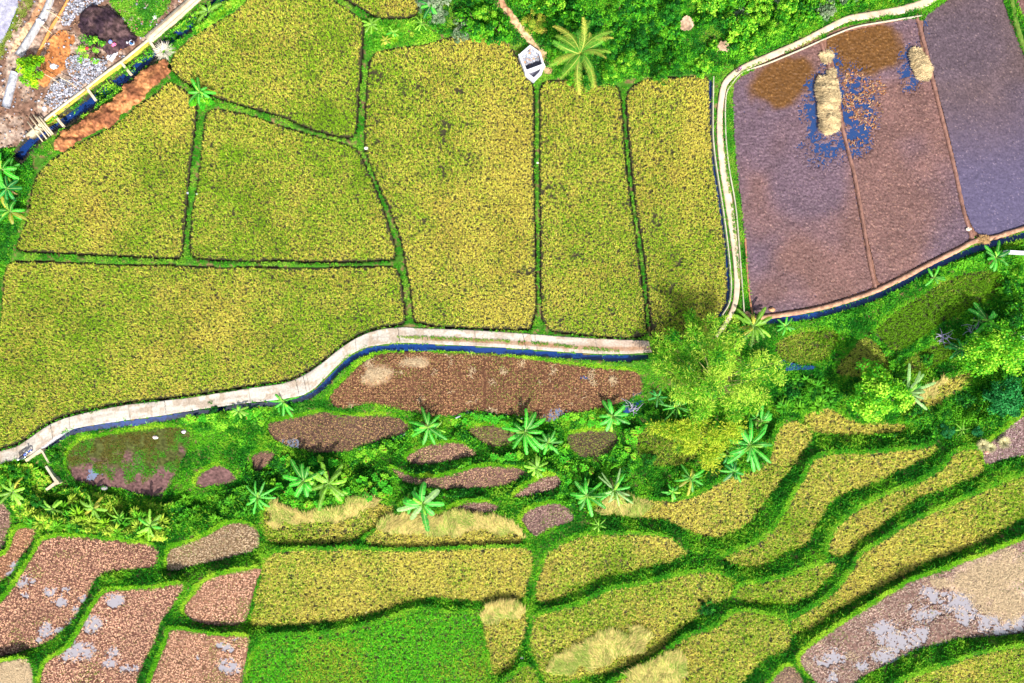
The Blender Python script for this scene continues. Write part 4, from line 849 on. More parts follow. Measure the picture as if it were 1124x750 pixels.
def cover(name, mask, dens, pal, ls, hgt, label, cat='undergrowth', lw=.5):
    ii, jj = np.nonzero(mask); n = int(len(ii)*dens); s = rng.integers(0,len(ii),n); u = jj[s]-M+rng.random(n); v = ii[s]-M+rng.random(n)
    x0, y0 = u*S, v*S; hn = fbm(x0,y0,.55,101,3); z = zat(u,v)+hgt*np.clip((hn-.3)*2.2,0.05,1.2)*(.55+.45*rng.random(n)); x, y = U(u,v,z)
    Nn = rng.normal(0,.45,(n,3))+np.array([0,0,.9]); D = np.cross(Nn, rng.normal(0,1,(n,3)))
    t = np.clip(fbm(x0,y0,.9,111,3)+rng.normal(0,.16,n)+(hn-.5)*.6,0,1); cols = [np.array(c_) for c_ in PAL[pal]]
    c = np.where((t<.42)[:,None], cols[0], np.where((t<.64)[:,None], cols[1], cols[2]))*(.7+.55*rng.random(n))[:,None]
    me = leaf_mesh(name, np.stack([x,y,z],1), D, Nn, ls*(.6+.8*rng.random(n)), ls*lw*(.6+.7*rng.random(n)), c); return tag(link(name, me, M_leaf), label, cat, None, 'stuff')
cover('undergrowth', thick & inframe & ~bare & ~laneb_mask, 1.3, 'mid', .22, .9, 'leafy undergrowth filling the thicket along the top edge')
gl = raster(chaikin([(-30,512),(0,512),(30,508),(50,520),(62,538),(80,535),(110,542),(150,550),(180,556),(205,545),(250,538),(290,526),(300,545),(288,560),(270,566),(245,568),(215,584),(185,594),(150,592),(110,586),(80,582),(55,582),(42,575),(20,572),(14,556),(0,542),(-30,536)],1)) & bankg
cover('undergrowth', gl & (uu < 190), 1.5, 'fern', .55, .8, 'tangled bright green undergrowth in the gully at left', lw=.28)
cover('undergrowth', gl & (uu >= 190), 1.7, 'mid', .24, .6, 'leafy undergrowth below the two muddy ponds', lw=.45)
gp = raster(chaikin([(200,455),(215,450),(240,452),(290,447),(300,455),(290,462),(280,462),(250,472),(225,478),(212,470),(198,464)],1)) & bankg
cover('undergrowth', gp, 2.2, 'lime', .26, .7, 'leafy plants along the lower edge of the concrete lane', lw=.6)
gr = raster(chaikin([(1078,280),(1110,270),(1184,260),(1184,400),(1124,450),(1105,462),(1080,478),(1050,480),(1010,480),(1000,465),(1020,450),(1060,430),(1075,410),(1062,392),(1040,396),(1030,380),(1050,352),(1090,332),(1108,310),(1100,292)],1)) & bankg
cover('undergrowth', gr, 1.5, 'mid', .24, .7, 'leafy undergrowth around the trees at the right edge', lw=.5)
gc = raster(chaikin([(850,410),(880,408),(900,420),(920,420),(925,440),(905,445),(880,452),(862,460),(850,450),(848,430)],1)) & bankg
cover('undergrowth', gc, 1.8, 'mid', .40, .6, 'tall deep green undergrowth right of the bamboo clump', lw=.25)
gt = raster(chaikin([(401,22),(415,22),(455,21),(470,30),(484,44),(466,49),(431,53),(407,58),(401,48)],1)) & bankg
cover('undergrowth', gt, 1.6, 'lime', .22, .35, 'bright green herbs in the nook below the top field', lw=.3)
gd = raster(chaikin([(176,58),(188,50),(205,40),(220,28),(246,4),(262,-10),(276,-10),(262,10),(236,24),(214,38),(196,50),(184,60)],1)) & bankg
cover('undergrowth', gd, 2.0, 'lime', .24, .6, 'bright green plants between the concrete channel and the top field', lw=.4)
gL = raster(chaikin([(-20,165),(15,160),(30,165),(38,185),(30,215),(24,240),(15,265),(12,285),(4,300),(-20,330)],1)) & bankg
cover('undergrowth', gL, 1.8, 'mid', .24, .6, 'green plants along the left edge under the banana plants', lw=.4)
cn = fbm(uu*S, vv*S, .45, 240, 3)
gcen = raster(chaikin([(262,470),(300,500),(360,498),(420,486),(455,462),(520,452),(590,462),(700,442),(720,450),(700,520),(640,560),(560,552),(480,545),(420,520),(410,548),(330,556),(290,548),(262,520)],1)) & bankg & ~rim & (cn > .47)
cover('undergrowth', gcen, 1.5, 'mid', .26, .7, 'clumps of leafy undergrowth between the small stubble terraces', lw=.6)
gsl = raster(chaikin([(835,360),(900,345),(960,325),(1030,296),(1100,270),(1110,300),(1060,350),(1000,396),(990,440),(1010,480),(960,480),(900,450),(850,440),(835,400)],1)) & bankg & ~rim & (cn > .48)
cover('undergrowth', gsl, 1.5, 'mid', .26, .7, 'clumps of leafy undergrowth on the slope below the blue canal', lw=.5)
gch = dil(wmasks[3],4) & ((fbm(uu*S,vv*S,.7,7,3) > .5)) & (uu > 40) & ~site_mask
cover('channel_plants', gch, 1.2, 'lime', .26, 1.0, 'green plants growing in the concrete channel', lw=.4)

# ------------------------------------------------------------------ trees
def tree(name, u, v, r, h, pal, seed, label, nl, ls, cat='tree', lw=.6, sq=1.0, rz=0, group=None, nc=None):
    x, y, z = place(u, v, 0, h*.75); e = empty(name, (x,y,z), rz, label, cat, group)
    R = random.Random(seed); b = MB(); b.tube([(0,0,-.2),(.05,.02,h*.3),(.0,.08,h*.62)], [r*.075,r*.06,r*.045], 8); b.build('trunk', M_bark, e, smooth=True)
    b = MB()
    for i in range(7):
        a = i*.9+R.random()*.5; l = r*(.5+.3*R.random()); b.tube([(0,.03,h*.45),(math.cos(a)*l*.5,math.sin(a)*l*.5,h*.68),(math.cos(a)*l,math.sin(a)*l*sq,h*.82)], [r*.035,r*.02,r*.008], 6)
    b.build('limbs', M_bark, e, smooth=True)
    fm = bush_mesh('crown', r, h*.55, nl, ls, PAL[pal] if isinstance(pal,str) else pal, seed, lw=lw, nc=nc)
    vs = np.empty(len(fm.vertices)*3, np.float32); fm.vertices.foreach_get('co', vs); vs = vs.reshape(-1,3); vs[:,2] += h*.42; vs[:,1] *= sq; fm.vertices.foreach_set('co', vs.ravel())
    link('crown', fm, M_leaf, e); return e
tree('broadleaf_tree', 966, 432, 3.0, 4.5, [(.08,.42,.015),(.24,.64,.02),(.50,.82,.06)], 21, 'lime green broadleaf tree between two small golden terraces', 6500, .34, sq=.9, nc=70)
tree('broadleaf_tree', 1096, 383, 3.4, 5.0, [(.08,.42,.015),(.24,.64,.02),(.50,.82,.06)], 22, 'large lime green tree near the right edge, beside two banana plants', 6000, .32, sq=.8, nc=80)
tree('broadleaf_tree', 1104, 436, 2.1, 3.2, [(.012,.16,.03),(.02,.27,.05),(.06,.40,.09)], 23, 'blue-green tree below the large lime green one at the right edge', 3000, .3)
tree('broadleaf_tree', 1122, 352, 2.0, 3.0, 'mid', 24, 'green tree cut by the right edge above the lime green one', 2200, .28)
tree('broadleaf_tree', 33, 76, 1.65, 2.6, [(.14,.44,.01),(.30,.62,.01),(.52,.74,.02)], 25, 'round yellow-green tree standing over the retaining wall', 3200, .24)
e = tree('flowering_tree', 97, 53, 1.5, 2.4, [(.10,.42,.02),(.26,.62,.03),(.42,.70,.06)], 26, 'sparse small tree with a red flower head beside the dark soil heap', 420, .30, nc=15)
b = MB(); b.ball((0.05,-.15,2.2),(.2,.2,.12),8,5); b.build('flower_head', pmat('red_flower',(.55,.04,.06),.6), e, smooth=True)
tree('broadleaf_tree', 234, 449, 1.1, 1.8, 'deep', 27, 'small dark tree overhanging the lower edge of the concrete lane', 1300, .22)

# ------------------------------------------------------------------ bamboo
def bamboo(u0, v0, lobes, h, label, seed, dens, cols, base=None):
    x0, y0, z0 = place(u0, v0, 0, h*.3); e = empty('bamboo_clump', (x0,y0,z0), 0, label, 'bamboo')
    R = np.random.default_rng(seed); fol = [[],[],[],[],[],[]]; Cm = MB()
    culms = []
    for (u, v, r, hh) in lobes:
        n = max(2, int((r/14)**2)); 
        for i in range(n):
            a = R.uniform(0,2*PI); q_ = r*math.sqrt(R.random())*.85; uu_, vv_ = u+q_*math.cos(a), v+q_*math.sin(a); hz = hh*(.8+.3*R.random())
            zt = z0+hz; X, Y = U(uu_, vv_, zt); culms.append((float(X)-x0, float(Y)-y0, hz))
    culms = culms[:96]
    for i, (X, Y, hz) in enumerate(culms):
        b = MB(); a = R.uniform(0,6.28); bx, by = math.cos(a)*R.uniform(0,.9), math.sin(a)*R.uniform(0,.9); d = math.hypot(X,Y)
        pts_ = []
        for t in np.linspace(0,1,7):
            s = t**1.7; zz = hz*(1-(1-t)**1.8)-(.10*d*t**4); pts_.append((bx+(X-bx)*s, by+(Y-by)*s, zz))
        b.tube(pts_, [.055,.05,.045,.038,.03,.02,.01], 5); b.build('culm', M_culm, e, smooth=True)
        # sprays of narrow leaves near the tip
        for t0 in (0.72,.82,.9,.97,1.0):
            k_ = min(int(t0*6), 5); f_ = t0*6-k_; P = np.array(pts_[k_])*(1-f_)+np.array(pts_[k_+1])*f_
            ns = int(dens*(.6+.8*R.random())); rad = (.75+.7*R.random())*(1.25-.4*t0)
            dd = R.normal(0,1,(ns,3)); dd[:,2] = np.abs(dd[:,2])*.55-.1; dd /= np.linalg.norm(dd,axis=1)[:,None]; q_ = rad*(.15+.85*R.random(ns)**.7)
            C = P+dd*q_[:,None]; D = dd+R.normal(0,.35,(ns,3)); D[:,2] -= .25; Nn = R.normal(0,.4,(ns,3))+np.array([0,0,1.]); Nn -= D*(Nn*D).sum(1)[:,None]/(D*D).sum(1)[:,None]
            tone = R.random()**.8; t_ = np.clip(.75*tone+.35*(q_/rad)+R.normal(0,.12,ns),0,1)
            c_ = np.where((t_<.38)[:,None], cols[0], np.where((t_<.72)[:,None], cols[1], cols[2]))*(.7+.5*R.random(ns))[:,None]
            for l_, a_ in zip(fol, (C, D, Nn, .36*(.6+.8*R.random(ns)), .070*(.7+.7*R.random(ns)), c_)): l_.append(a_)
    link('foliage', leaf_mesh('foliage', *[np.concatenate(a_) for a_ in fol]), M_leaf, e); return e
M_culm = pmat('bamboo_culm', (.42,.38,.14), .5, .4, nscale=4, namt=.3)
bamboo(782, 425, [(735,370,22,5.0),(722,388,16,4.2),(760,352,16,4.6),(792,352,15,5.0),(775,385,30,7.0),(815,380,24,6.2),(840,390,20,5.0),(858,410,13,4.0),(800,415,34,7.5),(765,420,30,7.0),(735,405,18,5.2),(835,425,20,5.2),(790,450,26,6.0),(822,450,14,4.5),(758,448,18,5.2)], 7,
       'great feathery bamboo clump hiding the junction of the two lanes', 31, 84, [np.array(c_) for c_ in ((.02,.22,.010),(.16,.50,.015),(.54,.76,.07))])
bamboo(775, 478, [(722,462,14,2.2),(742,470,14,2.6),(758,480,15,2.8),(780,478,16,3.0),(785,498,12,2.6),(760,462,16,3.0),(778,512,8,2.0),(810,472,12,3.0),(752,494,8,2.2)], 3,
       'low yellow-green bamboo thicket in front of the great clump', 32, 70, [np.array(c_) for c_ in ((.08,.32,.012),(.32,.52,.02),(.62,.70,.05))])

# ------------------------------------------------------------------ banana plants
def ban_leaf_mesh(L, W, seed, tear=.25, cl=(.10,.50,.05), droop=1.0):
    R = random.Random(seed); n = 16; V = []; Fc = []; C = []
    e0 = math.radians(58); e1 = math.radians(-28*droop); p = Vector((0,0,0)); pts_ = [p.copy()]
    for i in range(n):
        t = (i+.5)/n; el = e0+(e1-e0)*t**.8; p = p+Vector((math.cos(el),0,math.sin(el)))*L/n; pts_.append(p.copy())
    rib = (.38,.58,.16)
    for i in range(n):
        a, b = pts_[i], pts_[i+1]; t0, t1 = i/n, (i+1)/n
        wf = lambda t: W*.5*min(1,max(.05,(t-.10)*6))*math.sqrt(max(0,1-((t-.5)/.52)**4)) if t > .10 else W*.03
        for s in (-1,1):
            g = R.uniform(0,tear) if i > 2 else 0; w0, w1 = wf(t0)*(1-.12*R.random()), wf(t1)*(1-.9*g*R.random()*2); fold = .12+.25*R.random()
            aa = a; bb = a.lerp(b, 1-g*.35); sw = R.uniform(-.0,.10)*L/n*2
            k = len(V); V += [tuple(aa), tuple(bb), (bb.x+sw, s*w1, bb.z-w1*fold), (aa.x+sw*.6, s*w0, aa.z-w0*fold)]
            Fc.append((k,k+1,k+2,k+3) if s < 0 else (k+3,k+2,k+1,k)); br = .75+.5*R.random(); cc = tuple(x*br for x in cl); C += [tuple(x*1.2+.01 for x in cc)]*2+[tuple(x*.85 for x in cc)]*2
        k = len(V); rw = .035*(1-t0*.7); V += [(a.x,-rw,a.z+.012),(b.x,-rw*.9,b.z+.012),(b.x,rw*.9,b.z+.012),(a.x,rw,a.z+.012)]; Fc.append((k,k+1,k+2,k+3)); C += [rib]*4
    me = quads('leaf', V, Fc, np.array(C)); me.materials.append(M_ban); return me
LEAFS = {}
tones = dict(green=(.06,.48,.025), mint=(.08,.56,.05), lime=(.28,.62,.04), deep=(.015,.30,.05), yellow=(.55,.50,.05), brown=(.36,.20,.07), pale=(.34,.60,.20))
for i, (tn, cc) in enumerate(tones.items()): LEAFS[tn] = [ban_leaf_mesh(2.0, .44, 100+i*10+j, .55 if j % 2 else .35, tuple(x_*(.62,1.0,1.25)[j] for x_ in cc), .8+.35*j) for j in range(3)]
pt = MB(); pt.tube([(0,0,-.2),(.02,0,.5),(0,.02,1.0),(0,0,1.35)], [.16,.13,.11,.06], 9); PST = pt.mesh('pseudostem', True); PST.materials.append(pmat('banana_stem', (.28,.36,.12), .5, .3, nscale=5, namt=.4))
def banana(u, v, rpx, n, tone, label, alt=None, seed=None, dirs=None, narrow=1.0, name='banana_plant', grp='banana plants of the valley'):
    if not dirs: n = n+2
    seed = seed or int(u*7+v); R = random.Random(seed); L = rpx*S; k = L/1.6; hstem = min(1.35, 1.3*k)
    x, y, z = place(u, v, 0, hstem); e = empty(name, (x,y,z), 0, label, 'banana plant', grp)
    s = link('pseudostem', PST); s.parent = e; s.scale = (k, k, hstem/1.35)
    a0 = R.random()*6.28
    for i in range(n):
        a = dirs[i] if dirs else a0+i*2*PI/n+R.uniform(-.28,.28)
        tn = tone if R.random() > .18 or not alt else alt; ln = R.choice((.6,.8,.9,1.0,1.1,1.15))*(.92+.16*R.random())
        o = link('leaf', R.choice(LEAFS[tn])); o.parent = e; o.location = (0,0,hstem*.93); o.rotation_euler = (R.uniform(-.25,.25), R.uniform(-.05,.25), a); o.scale = (k*ln, k*narrow*(.85+.35*R.random()), k*(.35+.85*R.random()))
    if L > 1.1:     # a young sucker growing from the same root
        a_ = R.random()*6.28; ox_, oy_ = math.cos(a_)*L*.42, math.sin(a_)*L*.42
        s2 = link('pseudostem', PST); s2.parent = e; s2.scale = (k*.6, k*.6, hstem/1.35*.7); s2.location = (ox_, oy_, 0)
        for i in range(R.choice((4,5,6))):
            o = link('leaf', R.choice(LEAFS[R.choice((tone,'green','lime'))])); o.parent = e; o.location = (ox_, oy_, hstem*.65); o.rotation_euler = (R.uniform(-.3,.3), R.uniform(-.2,.2), a_+i*1.2+R.uniform(-.3,.3)); q_ = k*R.uniform(.35,.62); o.scale = (q_, q_*narrow, q_)
    if L > 1.2:
        o = link('leaf', LEAFS['brown'][seed%3]); o.parent = e; o.location = (0,0,hstem*.7); o.rotation_euler = (.2, .75, a0+R.random()*6); o.scale = (k*.6, k*.5, k*.7)
    for i in range(2):   # young upright leaves in the heart
        o = link('leaf', R.choice(LEAFS['lime' if tone != 'deep' else 'green'])); o.parent = e; o.location = (0,0,hstem*.95); o.rotation_euler = (0, -.55, a0+1+i*2.6); o.scale = (k*.55, k*.5, k*.7)
    return e
B = banana
B(219,101,13,6,'green','banana plant on the bank corner where three upper fields meet','mint')
B(229,13,15,8,'lime','lime banana plant beside the top end of the concrete channel','green')
B(2,186,17,7,'green','banana plant at the left edge just below the dark pool','mint')
B(8,207,15,6,'deep','dark banana plant at the left edge, middle one of three','green')
B(11,232,17,8,'green','banana plant at the left edge with one yellow leaf, lowest of three','yellow')
B(408,27,9,9,'lime','bushy lime banana plant in the grassy nook below the top field')
B(432,36,7,6,'lime','small pale-tipped banana plant in the middle of the grassy nook','mint')
B(423,45,6,7,'yellow','yellow young banana plant low in the grassy nook','lime')
B(463,26,8,7,'lime','spiky lime banana plant where the grassy nook meets the thicket',narrow=.6)
B(473,6,12,7,'deep','dark green banana plant at the top edge left of the thicket','green')
B(828,358,19,16,'lime','dense rosette banana plant at the lower left corner of the muddy field','yellow',narrow=.8)
B(862,358,9,6,'green','small banana plant standing in the blue canal corner','mint')
B(1025,305,11,6,'green','lone banana plant leaning over the blue canal','mint',dirs=[.0,1.15,2.1,3.9,5.3,-.15])
B(1084,352,18,7,'green','banana plant over the dark hollow near the right edge','mint',dirs=[.55,.95,2.25,2.6,4.0,5.0,5.8])
B(1056,384,14,7,'deep','dark banana plant left of the large lime tree','green')
B(1093,283,14,8,'green','banana plant beside the white concrete post at the right edge','deep')
B(996,431,24,8,'pale','drooping banana plant with dried pale leaves beside the lime-green tree','green',dirs=[.05,.35,.8,1.1,1.5,-.35,-.7,.6],narrow=.6)
B(823,489,25,13,'mint','biggest banana plant, its many pale leaves over the golden terrace','green',narrow=.75)
B(836,463,15,4,'mint','banana plant rising behind the biggest one',dirs=[.3,.6,1.1,1.5])
B(797,500,15,5,'mint','banana plant left of the biggest one in its dark hollow','deep',dirs=[2.4,2.9,3.4,4.4,5.2],narrow=.7)
B(806,518,12,7,'deep','dark low banana plant below the biggest one','green')
B(758,525,15,8,'green','banana plant with yellow and brown leaves above the golden terrace','yellow',narrow=.7)
B(738,540,10,6,'green','small banana plant left of the yellowing one','lime')
B(743,447,16,10,'green','narrow-leaved banana plant tucked under the left side of the bamboo','mint',narrow=.5)
B(722,436,9,5,'deep','little dark banana plant beside the end of the brown stubble field','teal' if 0 else 'deep')
B(672,457,17,7,'mint','banana plant standing by the blue stream below the stubble field','green')
B(576,474,22,12,'green','spreading banana plant right of the greenish terrace','mint',narrow=.8)
B(602,486,14,9,'green','banana plant with an orange leaf right of the spreading one','yellow')
B(589,514,12,8,'lime','small lime banana plant above the wedge-shaped terrace','green')
B(470,469,18,8,'green','lone banana plant between the long brown field and the oval terrace','mint',narrow=.75)
B(464,553,24,7,'mint','low banana plant above the pale straw-coloured rice','pale')
B(361,531,22,9,'lime','right one of the big twin banana plants','pale',narrow=.9)
B(334,528,20,8,'green','left one of the big twin banana plants','lime')
B(311,441,16,8,'green','banana plant overhanging the bend of the concrete lane','lime',narrow=.7)
B(283,546,15,9,'mint','banana plant left of the pale-rimmed rice','green',narrow=.6)
B(644,544,19,10,'green','dense banana plant right of the wedge-shaped terrace','mint',narrow=.8)
B(674,538,20,9,'pale','whitish narrow-leaved banana plant on the tip of the golden terrace','mint',narrow=.45)
B(657,577,8,8,'lime','small star-shaped banana plant on the dark bank',narrow=.6)
B(57,559,12,6,'lime','lime banana plant near the small sunken concrete box','green')
B(103,558,13,7,'lime','yellow-green banana plant below the muddy pond','yellow')
B(131,569,12,8,'lime','banana plant with feathery leaves above the big pinkish terrace','mint',narrow=.5)
B(165,577,13,8,'lime','banana plant above the right end of the big pinkish terrace','green')
B(14,540,14,8,'lime','lime banana plant at the left edge below the concrete lane','yellow')
B(1056,472,7,9,'lime','tiny star-shaped banana plant in the weeds at right',narrow=.5)
B(262,451,9,7,'lime','small banana plant at the lower edge of the lane between shrubs','green')

GP = []
for i in range(4):
    n = 55; az = rng.uniform(0,2*PI,n); c = np.array([(.30,.62,.02),(.18,.55,.02),(.50,.72,.06),(.10,.46,.02)][i])*(.5+.7*rng.random(n))[:,None]
    m_ = blade_mesh('leaves', .05*np.cos(az), .05*np.sin(az), 0*az, az, np.radians(rng.uniform(40,80,n)), np.radians(rng.uniform(-35,25,n)), .9*(.6+.6*rng.random(n)), .10+.06*rng.random(n), c*.6, np.minimum(c*1.2,.95)); m_.materials.append(M_leaf); GP.append(m_)
def spiky(mask_poly, n, label, group, sc=(.7,1.2), sel=None):
    m = raster(chaikin(mask_poly,1)) & bankg; ii, jj = np.nonzero(m)
    for i in range(n):
        q_ = rng.integers(0,len(ii)); e = empty('spiky_plant', place(jj[q_]-M, ii[q_]-M, .15, .3), rng.random()*6.28, label, 'leafy plant', group); s_ = rng.uniform(*sc); e.scale = (s_,)*3
        o = link('leaves', GP[rng.choice(sel) if sel else rng.integers(0,4)]); o.parent = e
spiky([(20,550),(60,545),(110,552),(150,560),(185,570),(190,592),(150,590),(110,584),(60,580),(30,575)], 46, 'lime green spiky-leaved plant between the muddy pond and the big pinkish terrace', 'spiky plants in the left gully', (.8,1.4))
spiky([(-5,515),(30,512),(40,530),(30,548),(0,545)], 10, 'spiky bright plant just below the left end of the concrete lane', 'spiky plants below the lane end', (.7,1.1))
spiky([(190,548),(250,540),(290,545),(280,562),(230,575),(195,590)], 22, 'green spiky plant above the small tan terrace', 'spiky plants above the tan terrace', (.5,.9), [1,3])
spiky([(852,412),(890,410),(920,425),(925,442),(880,452),(850,446)], 30, 'tall green spiky plant between the bamboo clump and the lime-green tree', 'spiky plants right of the bamboo', (.8,1.3), [1,3])
spiky([(403,25),(455,24),(470,32),(484,44),(431,53),(405,56)], 14, 'small lime spiky plant in the grassy nook below the top field', 'spiky plants in the nook', (.35,.6))
spiky([(186,56),(205,42),(222,30),(250,4),(268,-4),(240,20),(214,36),(196,50)], 14, 'lime spiky plant between the concrete channel and the top field', 'spiky plants by the channel', (.4,.75))
spiky([(850,362),(880,358),(925,345),(960,330),(1000,312),(1040,292),(1100,272),(1120,268),(1120,290),(1070,290),(1010,318),(960,345),(925,358),(890,362)], 26, 'low spiky plant on the bank below the blue canal', 'spiky plants below the canal', (.3,.6), [1,3])
M_dead = pmat('dead_wood', (.42,.38,.50), .8, .2, nscale=8, namt=.4)
for (u, v, lb, sd) in ((1034,371,'tangle of pale dead branches at the tip of the long dark terrace',3),(1068,361,'tangle of pale dead branches left of the banana plant over the dark hollow',5),(694,448,'pale dead twigs over the blue stream left of the bamboo',8)):
    R = random.Random(sd); x, y, z = place(u, v, .3, .5); b = MB()
    for i in range(16):
        a = R.random()*6.28; l = R.uniform(.5,1.5); p0 = Vector((R.uniform(-.4,.4),R.uniform(-.4,.4),R.uniform(0,.4))); p1 = p0+Vector((math.cos(a)*l*.5,math.sin(a)*l*.5,R.uniform(0,.3))); p2 = p1+Vector((math.cos(a+.4)*l*.5,math.sin(a+.4)*l*.5,R.uniform(-.1,.2))); b.tube([p0,p1,p2],[.045,.03,.012],5)
    tag(b.build('dead_branches', M_dead, None, (x,y,z)), lb, 'branches')

# round rosette shrubs (whorls of round leaves)
def rosette_mesh(r, seed, cl):
    R = np.random.default_rng(seed); n = int(170*r/.8); k = 7; th = R.uniform(0,2*PI,k); q_ = r*.62*np.sqrt(R.random(k)); q_[0] = 0
    C = []; D = []; Nn = []
    for i in range(n):
        j = i % k; a = R.uniform(0,2*PI); el = R.uniform(.05,.9); rr = .30*(.4+.75*R.random())
        cx, cy = q_[j]*math.cos(th[j]), q_[j]*math.sin(th[j]); C.append((cx+rr*math.cos(a), cy+rr*math.sin(a), .45+.12*math.sin(j)+.2*(1-rr/.35)*R.random())); D.append((math.cos(a),math.sin(a),.2)); Nn.append((.3*math.cos(a)+.15*R.normal(),.3*math.sin(a)+.15*R.normal(),1))
    C, D, Nn = map(np.array, (C, D, Nn)); Nn = Nn-D*(Nn*D).sum(1)[:,None]/(D*D).sum(1)[:,None]
    c = np.array(cl)*(.55+.75*R.random(n))[:,None]; c[R.random(n)<.04] = (.45,.14,.05)
    me = leaf_mesh('foliage', C, D, Nn, .17+.06*R.random(n), .15+.05*R.random(n), c); me.materials.append(M_leaf); return me
b = MB()
for i in range(4): b.tube([(0,0,-.15),(.15*math.cos(i*1.6),.15*math.sin(i*1.6),.25),(.3*math.cos(i*1.6),.3*math.sin(i*1.6),.42)],[.025,.02,.012],5)
RST = b.mesh('stem'); RST.materials.append(M_bark)
ROS = [rosette_mesh(.8, 40+i, ((.14,.62,.02),(.08,.52,.02),(.28,.68,.03))[i%3]) for i in range(6)]
ros_groups = [
 ([(498,462),(503,468),(506,474),(513,462),(520,458),(526,457)], 'round-leaved shrub in the row above the greenish terrace, left part'),
 ([(537,459),(544,461),(551,460),(558,463),(565,466)], 'round-leaved shrub in the row above the greenish terrace, right part'),
 ([(542,502),(550,504),(558,503),(565,501),(571,500)], 'round-leaved shrub in the short row between two small terraces'),
 ([(622,459),(630,458),(640,463),(648,458),(650,466),(658,466)], 'round-leaved shrub in the row above the dull green-brown terrace'),
 ([(700,471),(694,477),(690,484),(690,492),(696,484),(686,500),(694,501)], 'round-leaved shrub in the upright row left of the dark rice under the bamboo'),
 ([(620,489),(618,497),(619,506),(622,515),(623,527),(631,517),(640,515),(648,517),(633,526)], 'round-leaved shrub on the curve from the orange-leaved banana to the wedge-shaped terrace'),
 ([(393,500),(402,503),(411,497),(419,494),(400,496)], 'round-leaved shrub below the lens-shaped brown field'),
 ([(397,528),(405,533),(413,524),(410,540),(420,532),(426,538),(418,545),(404,545),(399,540),(422,524),(392,531)], 'round-leaved shrub in the big rounded cluster left of the long curved terrace'),
 ([(314,504),(318,507),(300,531),(306,535),(322,552),(349,555),(338,552),(371,548),(380,541),(318,540),(376,524),(365,508),(352,504),(388,530)], 'round-leaved shrub crowded round the big twin banana plants'),
 ([(294,546),(290,555),(288,462),(283,452),(272,455)], 'round-leaved shrub at the left end of the gully rows'),
 ([(205,458),(213,462),(222,460)], 'round-leaved shrub under the concrete lane above the muddy pond'),
 ([(212,112),(222,116),(226,109),(230,112)], 'round-leaved shrub beside the banana plant on the bank corner')]
for pts_, lb in ros_groups:
    for (u, v) in pts_:
        e = put_bush((random.choice(ROS), RST), 'round_leaved_shrub', place(u, v, 0, .4), random.random()*6.28, .62+.28*random.random(), lb, 'shrub', 'round-leaved shrubs in the gully')
# loose shrubs at the right and in the gully
for (u, v, s, p_, lb) in [(1010,448,.5,'deep','dark shrub under the dry leaning rice'),(1035,452,.6,'mid','green shrub right of the dry leaning rice'),(1062,440,.7,'deep','dark shrub between the dry leaning rice and the blue-green tree'),
    (1040,474,.5,'teal','blue-green shrub left of the tiny star-shaped plant'),(1072,474,.45,'teal','blue-green shrub right of the tiny star-shaped plant'),(1118,408,.9,'mid','green shrub at the right edge between the two trees'),
    (1110,318,.9,'mid','green shrub at the right edge below the white concrete post'),(1120,300,.7,'lime','lime shrub at the right edge below the white concrete post'),(1000,458,.5,'mid','green shrub by the right end of the low golden terrace'),
    (870,430,.8,'deep','deep green shrub just right of the bamboo clump'),(890,432,.7,'mid','mid green shrub left of the lime-green tree'),(712,505,.55,'deep','dark shrub in the hollow below the bamboo'),
    (60,502,.6,'mid','green shrub beside the sluice on the concrete lane'),(20,518,.8,'mid','green shrub just below the concrete lane at left'),(5,525,.7,'lime','lime shrub at the left edge below the concrete lane'),
    (40,552,.6,'deep','dark shrub under the small sunken concrete box'),(245,460,.6,'lime','lime shrub right of the small dark tree'),(224,468,.5,'mid','green shrub above the right end of the muddy pond'),
    (776,668,.55,'deep','dark shrub on the bank at the right tip of the rice with the pale lobe'),(690,548,.4,'mid','small green shrub right of the whitish banana plant'),(716,456,.6,'mid','green shrub at the left foot of the bamboo'),
    (1018,395,.5,'mid','green shrub above the drooping banana plant'),(1030,300,.35,'mid','small shrub right of the banana plant that leans over the canal'),(200,28,.5,'lime','lime shrub between the channel and the top field'),(190,42,.45,'mid','green shrub by the upper end of the brown earth heap')]:
    put_bush(random.choice(protos[p_]), 'leafy_shrub', place(u, v, 0, .8*s), random.random()*6, s, lb, 'shrub', 'shrubs scattered through the gully')

